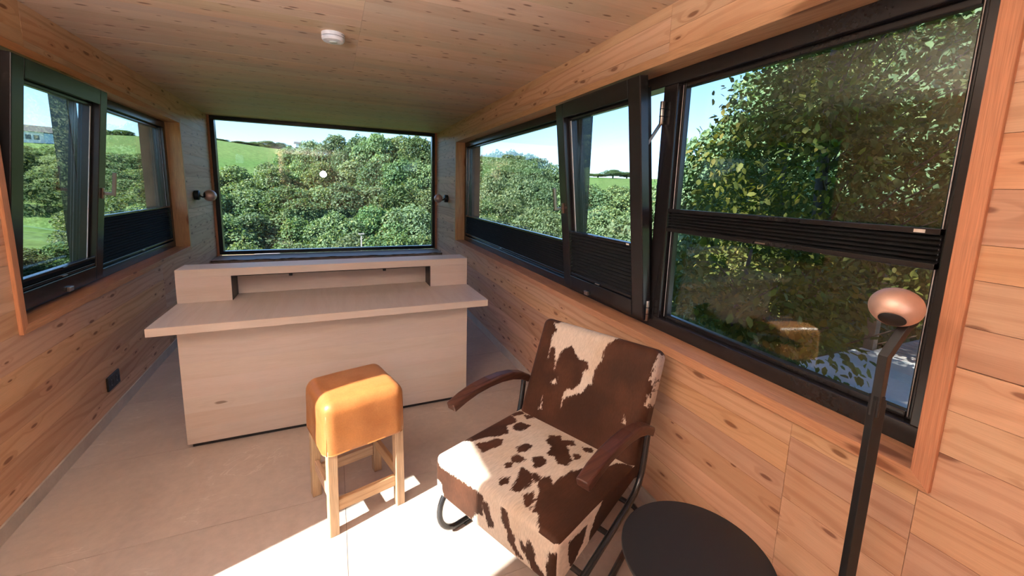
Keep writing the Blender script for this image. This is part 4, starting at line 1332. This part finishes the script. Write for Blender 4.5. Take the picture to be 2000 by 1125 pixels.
# woods seen through the far picture window
G = 'woods behind the far picture window'
for az, r, el, w in ((-4.6, 78, 4.3, 8), (-2.2, 72, 5.2, 9), (0.6, 70, 6.3, 9.5), (3.0, 66, 6.2, 9), (5.4, 64, 6.9, 9.5), (8.0, 66, 6.4, 10), (10.6, 62, 6.6, 9), (13.2, 64, 5.7, 9), (16, 64, 5.5, 9)):
    tree(az, r, el, w, nth('of the tall skyline trees in the picture window'), G)
for az, el in ((-15.5, 1.0), (-12.8, 1.2), (-9.8, 1.6), (-7.0, 2.2), (-4.2, 2.6), (-1.2, 2.9), (2.0, 3.1), (5.2, 3.3), (8.2, 3.4), (11.2, 3.3), (14.5, 3.2)):
    tree(az + jr(.4), 52 + jr(3), el, 8 + jr(.8), nth('of the trees just below the skyline in the picture window'), G)
for az, el in ((-16, -0.9), (-12.6, -1.0), (-9.0, -0.7), (-5.4, -0.6), (-1.8, -0.4), (1.6, 0.2), (5.0, 0.0), (8.6, 0.3), (12.2, 0.1), (15.8, 0.2)):
    tree(az + jr(.5), 41 + jr(2), el, 7.4 + jr(.6), nth('of the trees halfway up the woods in the picture window'), G)
for az, el in ((-17, -3.8), (-13.2, -3.9), (-8.8, -3.6), (-4.0, -4.3), (0.6, -3.4), (5.0, -2.8), (9.6, -2.6), (14.2, -3.0)):
    tree(az + jr(.5), 31 + jr(1.5), el, 6.6 + jr(.5), nth('of the low trees in the front of the picture window'), G, base=-9.5)
for az, el in ((-15, -7.0), (-9.5, -7.2), (-3.8, -7.4), (2.0, -6.6), (7.4, -6.2), (13.0, -6.4)):
    tree(az + jr(.5), 24 + jr(1), el, 5.4 + jr(.5), nth('of the treetops along the lower edge of the picture window'), G, base=-9.0)
# woods in the right window
G = 'woods behind the right window'
for az, r, el, w in ((18.5, 60, 4.6, 9), (21.0, 58, 5.1, 9), (23.6, 56, 5.4, 9), (26.0, 54, 4.7, 8.5), (28.3, 54, 3.6, 8), (30.6, 56, 2.2, 7.5)):
    tree(az, r, el, w, nth('of the hilltop trees in the long right pane'), G)
for az, el in ((18, 1.9), (21.2, 2.4), (24.4, 2.2), (27.6, 1.4), (30.8, 0.6), (34.2, 0.9), (37.6, 1.1), (41.2, 1.0), (45, 1.5)):
    tree(az + jr(.4), 42 + jr(2), el, 7.2 + jr(.5), nth('of the middle row of trees in the right window'), G)
for az, el in ((19, -1.8), (23.2, -1.4), (27.4, -2.2), (31.8, -2.8), (36.0, -2.2), (40.4, -2.6), (45, -1.5)):
    tree(az + jr(.5), 31 + jr(1.5), el, 6.2 + jr(.5), nth('of the low row of trees in the right window'), G, base=-9.5)
for az, el in ((20, -5.8), (26, -5.6), (32, -6.6), (38, -6.2), (44, -6.0)):
    tree(az + jr(.5), 23, el, 5.4, nth('of the treetops just above the right blinds'), G, base=-9.0)
G = 'distant trees on the right horizon'
for az, r, el, w in ((33.4, 225, 2.5, 12), (35.2, 228, 2.4, 13), (37.2, 222, 3.0, 12), (39.0, 228, 2.7, 13), (46.0, 170, 3.3, 13), (48.5, 170, 3.2, 12)):
    tree(az, r, el, w, nth('of the small far trees on the right horizon'), G)
# left window
G = 'trees behind the left window'
for az, el in ((-30, 3.0), (-28, 2.9), (-26.2, 2.6), (-24.4, 2.8), (-22.6, 2.4), (-20.8, 2.5), (-19.0, 2.4), (-17.4, 2.6)):
    tree(az + jr(.2), 128 + jr(6), el, 11 + jr(1), nth('of the far hedge trees on the left window slope'), G)
for az, el in ((-30, 0.9), (-27.6, 1.1), (-25.2, 0.7), (-22.8, 0.9), (-20.6, 0.8), (-18.2, 1.0)):
    tree(az + jr(.3), 104 + jr(4), el, 9 + jr(1), nth('of the trees above the meadow in the left window'), G)
for az, el in ((-21.4, -1.2), (-18.6, -0.8), (-16.0, -0.8)):
    tree(az + jr(.3), 60 + jr(3), el, 8 + jr(.6), nth('of the trees behind the left blind'), G)
for az, el in ((-30, -6.4), (-27, -6.6), (-24.2, -6.2), (-21.0, -4.0), (-18, -3.8)):
    tree(az + jr(.3), 46 + jr(2), el, 6 + jr(.6), nth('of the bushes below the meadow in the left window'), G, name='bush')
for az, el in ((-26, 4.2), (-23.4, 4.3), (-20.8, 4.6), (-19.4, 4.7), (-12.2, 4.7), (-11.4, 4.6), (-9.6, 4.5), (-8.2, 4.6), (-6.8, 4.8), (-5.6, 4.7)):
    tree(az, 226 + jr(4), el, 9 + jr(2), nth('of the tiny trees along the green hill top'), 'trees on the hill crest', base=terr(az, 226) - 1)

# ------------------------------------------------------------------ far houses
def house(name, az, r, w, d, h, roof, label, blue):
    gz = terr(az, r) - 1.0
    root = empty(name, (r * math.sin(R(az)), r * math.cos(R(az)), gz), -R(az) + R(12))
    tag(root, label, 'building')
    MB().box(-w / 2, w * 0.05, -d / 2, d / 2, 0, h).build('wall', MT['house_white'], root)
    MB().box(w * 0.05, w / 2, -d / 2 - .2, d / 2, 0, h * 0.95).build('annex_wall', MT['house_blue'] if blue else MT['house_white'], root)
    m = MB()
    m.add([(-w / 2 - .4, -d / 2 - .5, h), (w / 2 + .4, -d / 2 - .5, h), (w / 2 + .4, d / 2 + .5, h), (-w / 2 - .4, d / 2 + .5, h), (-w / 2 - .4, 0, h + roof), (w / 2 + .4, 0, h + roof)],
          [(0, 1, 5, 4), (2, 3, 4, 5), (0, 4, 3), (1, 2, 5), (0, 3, 2, 1)])
    m.build('roof', MT['house_roof'], root)
    for i in range(3):
        x = -w * 0.42 + i * w * 0.16
        o = MB().box(-0.5, 0.5, -0.06, 0.06, -0.6, 0.6).build('window', MT['house_glass'], root)
        o.location = (x, -d / 2 - 0.02, h * 0.55)
    return root
house('farm_building', -25.1, 178, 9.5, 8, 3.3, 2.0, 'white and blue farm building with grey roof in the left window', True)
house('farmhouse', 20.6, 190, 9, 8, 6.5, 2.5, 'small white house above the trees in the far right pane', False)
house('farmhouse', -3.7, 225, 2.4, 2.4, 5.0, 0.9, 'tiny white house beside the hill meadow in the picture window', False)

# ------------------------------------------------------------------ shade tree left of the cabin (keeps the sun off the left window)
o = tree(-68, 8.9, 44, 4.4, 'broadleaf tree shading the left window from the side', 'trees beside the cabin', base=-3.2)
o.scale = (0.6, 0.6, 2.1); o.rotation_euler = (0, 0, 0)
fv = np.array([v.co[:] for v in o.children[0].data.vertices])
sel = (fv[:, 2] * 2.1 - 3.2 > 5.2) & (fv[:, 2] * 2.1 - 3.2 < 8.6)
o.location = (-8.1, -0.55 - float(fv[sel, 1].min()) * 0.6, -3.2)
o2 = tree(-75, 12, 44, 4.4, 'unseen second broadleaf tree added to block sun leaking onto the left window', 'trees beside the cabin', base=-3.2)  # added unseen copy, stops sun leaking through the first crown
o2.scale = (0.7, 0.6, 2.6); o2.rotation_euler = (0, 0, 0)
fv = np.array([v.co[:] for v in o2.children[0].data.vertices])
sel = (fv[:, 2] * 2.6 - 3.2 > 8.2) & (fv[:, 2] * 2.6 - 3.2 < 12.0)
o2.location = (-12.0, -1.88 - float(fv[sel, 1].min()) * 0.6, -3.2)
rg = np.random.default_rng(5)
root = empty('added_shade_tree', (-6.0, -4.6, -3.5))  # added unseen tree, crown shaped to shade trees outside the right window
tag(root, 'unseen tall broadleaf tree added beside the cabin to shade the right window trees', 'tree', 'trees beside the cabin')
blobs = [((rg.uniform(-1.4, 1.4), 4.3 + rg.uniform(-3.4, 3.4), rg.uniform(14.2, 18.2)), rg.uniform(0.8, 1.3), (1, 1, 0.8)) for _ in range(34)]
V, F = leaf_cloud(rg, blobs, 20000, 0.24)
f = inst(np_mesh('foliage', V, F, MT['leaf_far']), 'foliage', root); f['kind'] = 'stuff'
MB().tube([(0, 0, -0.5), (0.1, 0, 9), (0, 1.6, 13.5), (0, 3.6, 17.0)], [0.4, 0.3, 0.18, 0.04], 10).build('trunk', MT['bark'], root)

# ------------------------------------------------------------------ leafy trees close to the right window
rg = np.random.default_rng(21)
LEAF_V = np.array([(0, 0, 0), (0.32, 0.27, 0.05), (0.72, 0.22, 0.04), (1.0, 0, -0.06), (0.72, -0.22, 0.04), (0.32, -0.27, 0.05)])
LEAF_F = np.array([(0, 3, 2, 1), (0, 5, 4, 3)])
leaf_me = np_mesh('leaf', LEAF_V, LEAF_F, MT['leaf_near'])
def near_leaves(clumps, per):
    pos = []; ax = []; nr = []; sz = []
    for (c, rad) in clumps:
        n = int(per * (rad / 0.4) ** 2)
        d = rg.normal(size=(n, 3)); d /= np.linalg.norm(d, axis=1)[:, None]
        rr = rad * rg.uniform(0.25, 1.0, n) ** 0.6
        pos.append(np.array(c) + d * rr[:, None] * np.array([1, 1, 0.75]))
        a = d * 0.7 + rg.normal(size=(n, 3)) * 0.5 + np.array([0, 0, -0.45]); a /= np.linalg.norm(a, axis=1)[:, None]
        u = np.array([0, 0, 1.0]) * 0.9 + rg.normal(size=(n, 3)) * 0.45 + d * 0.3
        u = u - a * (u * a).sum(1)[:, None]; u /= np.linalg.norm(u, axis=1)[:, None]
        ax.append(a); nr.append(u); sz.append(rg.uniform(0.045, 0.088, n))
    return np.concatenate(pos), np.concatenate(ax), np.concatenate(nr), np.concatenate(sz)
def near_tree(name, label, trunk_xy, base, clumps, per, split, group):
    root = empty(name, (trunk_xy[0], trunk_xy[1], base))
    tag(root, label, 'tree' if 'tree' in name else 'shrub', group)
    off = np.array([trunk_xy[0], trunk_xy[1], base])
    P, A, N, S = near_leaves(clumps, per)
    B = np.cross(N, A)
    dist = np.linalg.norm(P - np.array([0, 0, 1.5]), axis=1)
    order = np.argsort(dist)
    own, rest = order[:split], order[split:]
    for i in own:
        o = inst(leaf_me, 'leaf', root)
        m = np.stack([A[i] * S[i], B[i] * S[i], N[i] * S[i]], 1); p = P[i] - off
        o.matrix_local = Matrix(((m[0, 0], m[0, 1], m[0, 2], p[0]), (m[1, 0], m[1, 1], m[1, 2], p[1]), (m[2, 0], m[2, 1], m[2, 2], p[2]), (0, 0, 0, 1)))
    k = len(rest)
    V = (P[rest] - off)[:, None, :] + S[rest][:, None, None] * (LEAF_V[None, :, 0:1] * A[rest][:, None, :] + LEAF_V[None, :, 1:2] * B[rest][:, None, :] + LEAF_V[None, :, 2:3] * N[rest][:, None, :])
    F = (np.arange(k) * 6)[:, None, None] + LEAF_F[None]
    me = np_mesh('foliage', V.reshape(-1, 3), F.reshape(-1, 4), MT['leaf_near'])
    f = inst(me, 'foliage', root); f['kind'] = 'stuff'
    # trunk and a branch to every clump
    top = max(c[0][2] for c in clumps) - base
    MB().tube([(0, 0, -0.5), (0.05, 0.02, top * 0.35), (-0.05, 0.1, top * 0.7), (0, 0, top)], [0.11, 0.085, 0.05, 0.012], 10).build('trunk', MT['bark'], root)
    m = MB()
    for (c, rad) in clumps[::3]:
        q = Vector(c) - Vector(off)
        z0 = max(0.1, min(top * 0.9, q.z - 0.5 * math.hypot(q.x, q.y)))
        mid = Vector((q.x * 0.5, q.y * 0.5, (z0 + q.z) / 2 + 0.15))
        mid2 = mid.lerp(q, 0.6) + Vector((rg.uniform(-.12, .12), rg.uniform(-.12, .12), rg.uniform(0, .15)))
        m.tube([(0, 0, z0), mid, mid2, q], [0.013, 0.007, 0.004, 0.002], 5)
    m.build('branches', MT['bark'], root)['kind'] = 'stuff'
    return root
def clump_cloud(n, az0, az1, d0, d1, ok, rad):
    out = []
    while len(out) < n:
        az = rg.uniform(az0, az1); d = rg.uniform(d0, d1); el = rg.uniform(-20, 34)
        if not ok(az, el, d): continue
        p = (d * math.sin(R(az)), d * math.cos(R(az)), 1.5 + d * math.tan(R(el)))
        out.append((p, rg.uniform(*rad)))
    return out
okA = lambda az, el, d: el < 5 + (az - 49) * 1.8 and el > (-15 if az < 62 else -11) and d * math.sin(R(az)) > 2.7
near_tree('linden_tree', 'big leafy tree hanging close outside the right window', (5.9, 3.3), -2.4,
          clump_cloud(175, 51.5, 84, 4.0, 6.8, okA, (0.25, 0.46)), 190, 300, 'trees close outside the right window')
okB = lambda az, el, d: el < 2.5 + (az - 47) * 1.5
near_tree('hazel_tree', 'darker leafy tree behind the hanging branches in the right window', (7.3, 4.7), -4.0,
          clump_cloud(120, 48.0, 64, 7.0, 9.5, okB, (0.4, 0.62)), 120, 120, 'trees close outside the right window')
okC = lambda az, el, d: -18 < el < -8
near_tree('leafy_shrub', 'low yellow green shrub just outside the bottom of the right window', (3.5, 2.5), -2.4,
          clump_cloud(22, 47, 62, 3.2, 4.4, okC, (0.22, 0.4)), 150, 150, 'trees close outside the right window')
for az, r, el, w in ((50, 16, 6, 6), (53, 22, 8, 7), (56, 15, 14, 7), (60, 22, 14, 8), (62, 16, 18, 8), (67, 22, 16, 8), (69, 15, 22, 8), (74, 22, 16, 8), (76, 16, 24, 8), (84, 15, 26, 8)):
    tree(az, r, el, w, nth('of the dark trees deep behind the near right branches'), 'trees behind the terrace')

# ------------------------------------------------------------------ terrace, walkway
o = MB().box(1.66, 5.25, -3.0, 2.35, -0.28, -0.10).build('terrace', MT['concrete'], bevel=0.01); o['kind'] = 'structure'
wk = empty('walkway', (6.6, 1.5, -0.10))
tag(wk, 'slatted wooden walkway leading away from the concrete terrace', 'walkway')
slat_me = MB().box(-0.045, 0.045, -0.75, 0.75, -0.028, 0.0).mesh('slat', MT['deck'])
for i in range(24):
    q = inst(slat_me, 'slat', wk); q.location = (-1.3 + i * 0.105, 0, 0)
for yy in (-0.6, 0.6):
    q = MB().box(-1.35, 1.25, -0.03, 0.03, -0.14, -0.028).build('joist', MT['post'], wk); q.location = (0, yy, 0)
for i, (x, yy) in enumerate(((5.35, 2.32), (6.6, 2.32), (7.9, 2.32))):
    q = MB().box(-0.045, 0.045, -0.045, 0.045, -2.4, 1.25).build('handrail_post', MT['post'], None, bevel=0.004)
    q.location = (x, yy, 0)
    tag(q, ('weathered wooden post at the corner of the concrete terrace', 'weathered wooden post halfway along the slatted walkway', 'weathered wooden post at the far end of the slatted walkway')[i], 'post', 'walkway posts')

for az, r, el, w in ((-73, 28, 12, 8), (-66, 30, 13, 8), (-60, 32, 13, 9), (-54, 34, 12, 9), (-48, 36, 11, 9), (-42, 38, 10, 9), (-36, 40, 9, 9)):  # row added out of view to block sky mirrored in the right panes
    tree(az, r, el, w, nth('of the unseen trees added left of the cabin to block mirrored sky'), 'unseen trees added left of the cabin')

# small things among the treetops below the picture window
def polar(az, r, z): return (r * math.sin(R(az)), r * math.cos(R(az)), z)
sl = empty('street_lamp', polar(3.1, 20.0, -8.9)); tag(sl, 'thin pale street lamp standing among the treetops in the picture window', 'lamp')
MB().tube([(0, 0, 0), (0.03, 0, 4), (0.06, 0, 8.15)], [0.06, 0.035, 0.022], 10).build('pole', MT['deck'], sl)
MB().box(-0.06, 0.20, -0.05, 0.05, 8.12, 8.17).build('lamp_arm', MT['deck'], sl, bevel=0.01)
sh = empty('shed', polar(-7.6, 19.5, -8.9), R(8)); tag(sh, 'small shed with a grey sheet roof at the bottom of the picture window', 'shed')
MB().box(-0.40, 0.40, -0.5, 0.5, 0, 7.12).build('wall', MT['post'], sh)
m = MB(); m.hexa([(-0.46, -0.6, 7.05), (0.46, -0.6, 7.05), (0.46, 0.6, 7.36), (-0.46, 0.6, 7.36), (-0.46, -0.6, 7.11), (0.46, -0.6, 7.11), (0.46, 0.6, 7.42), (-0.46, 0.6, 7.42)])
m.build('roof', MT['deck'], sh)
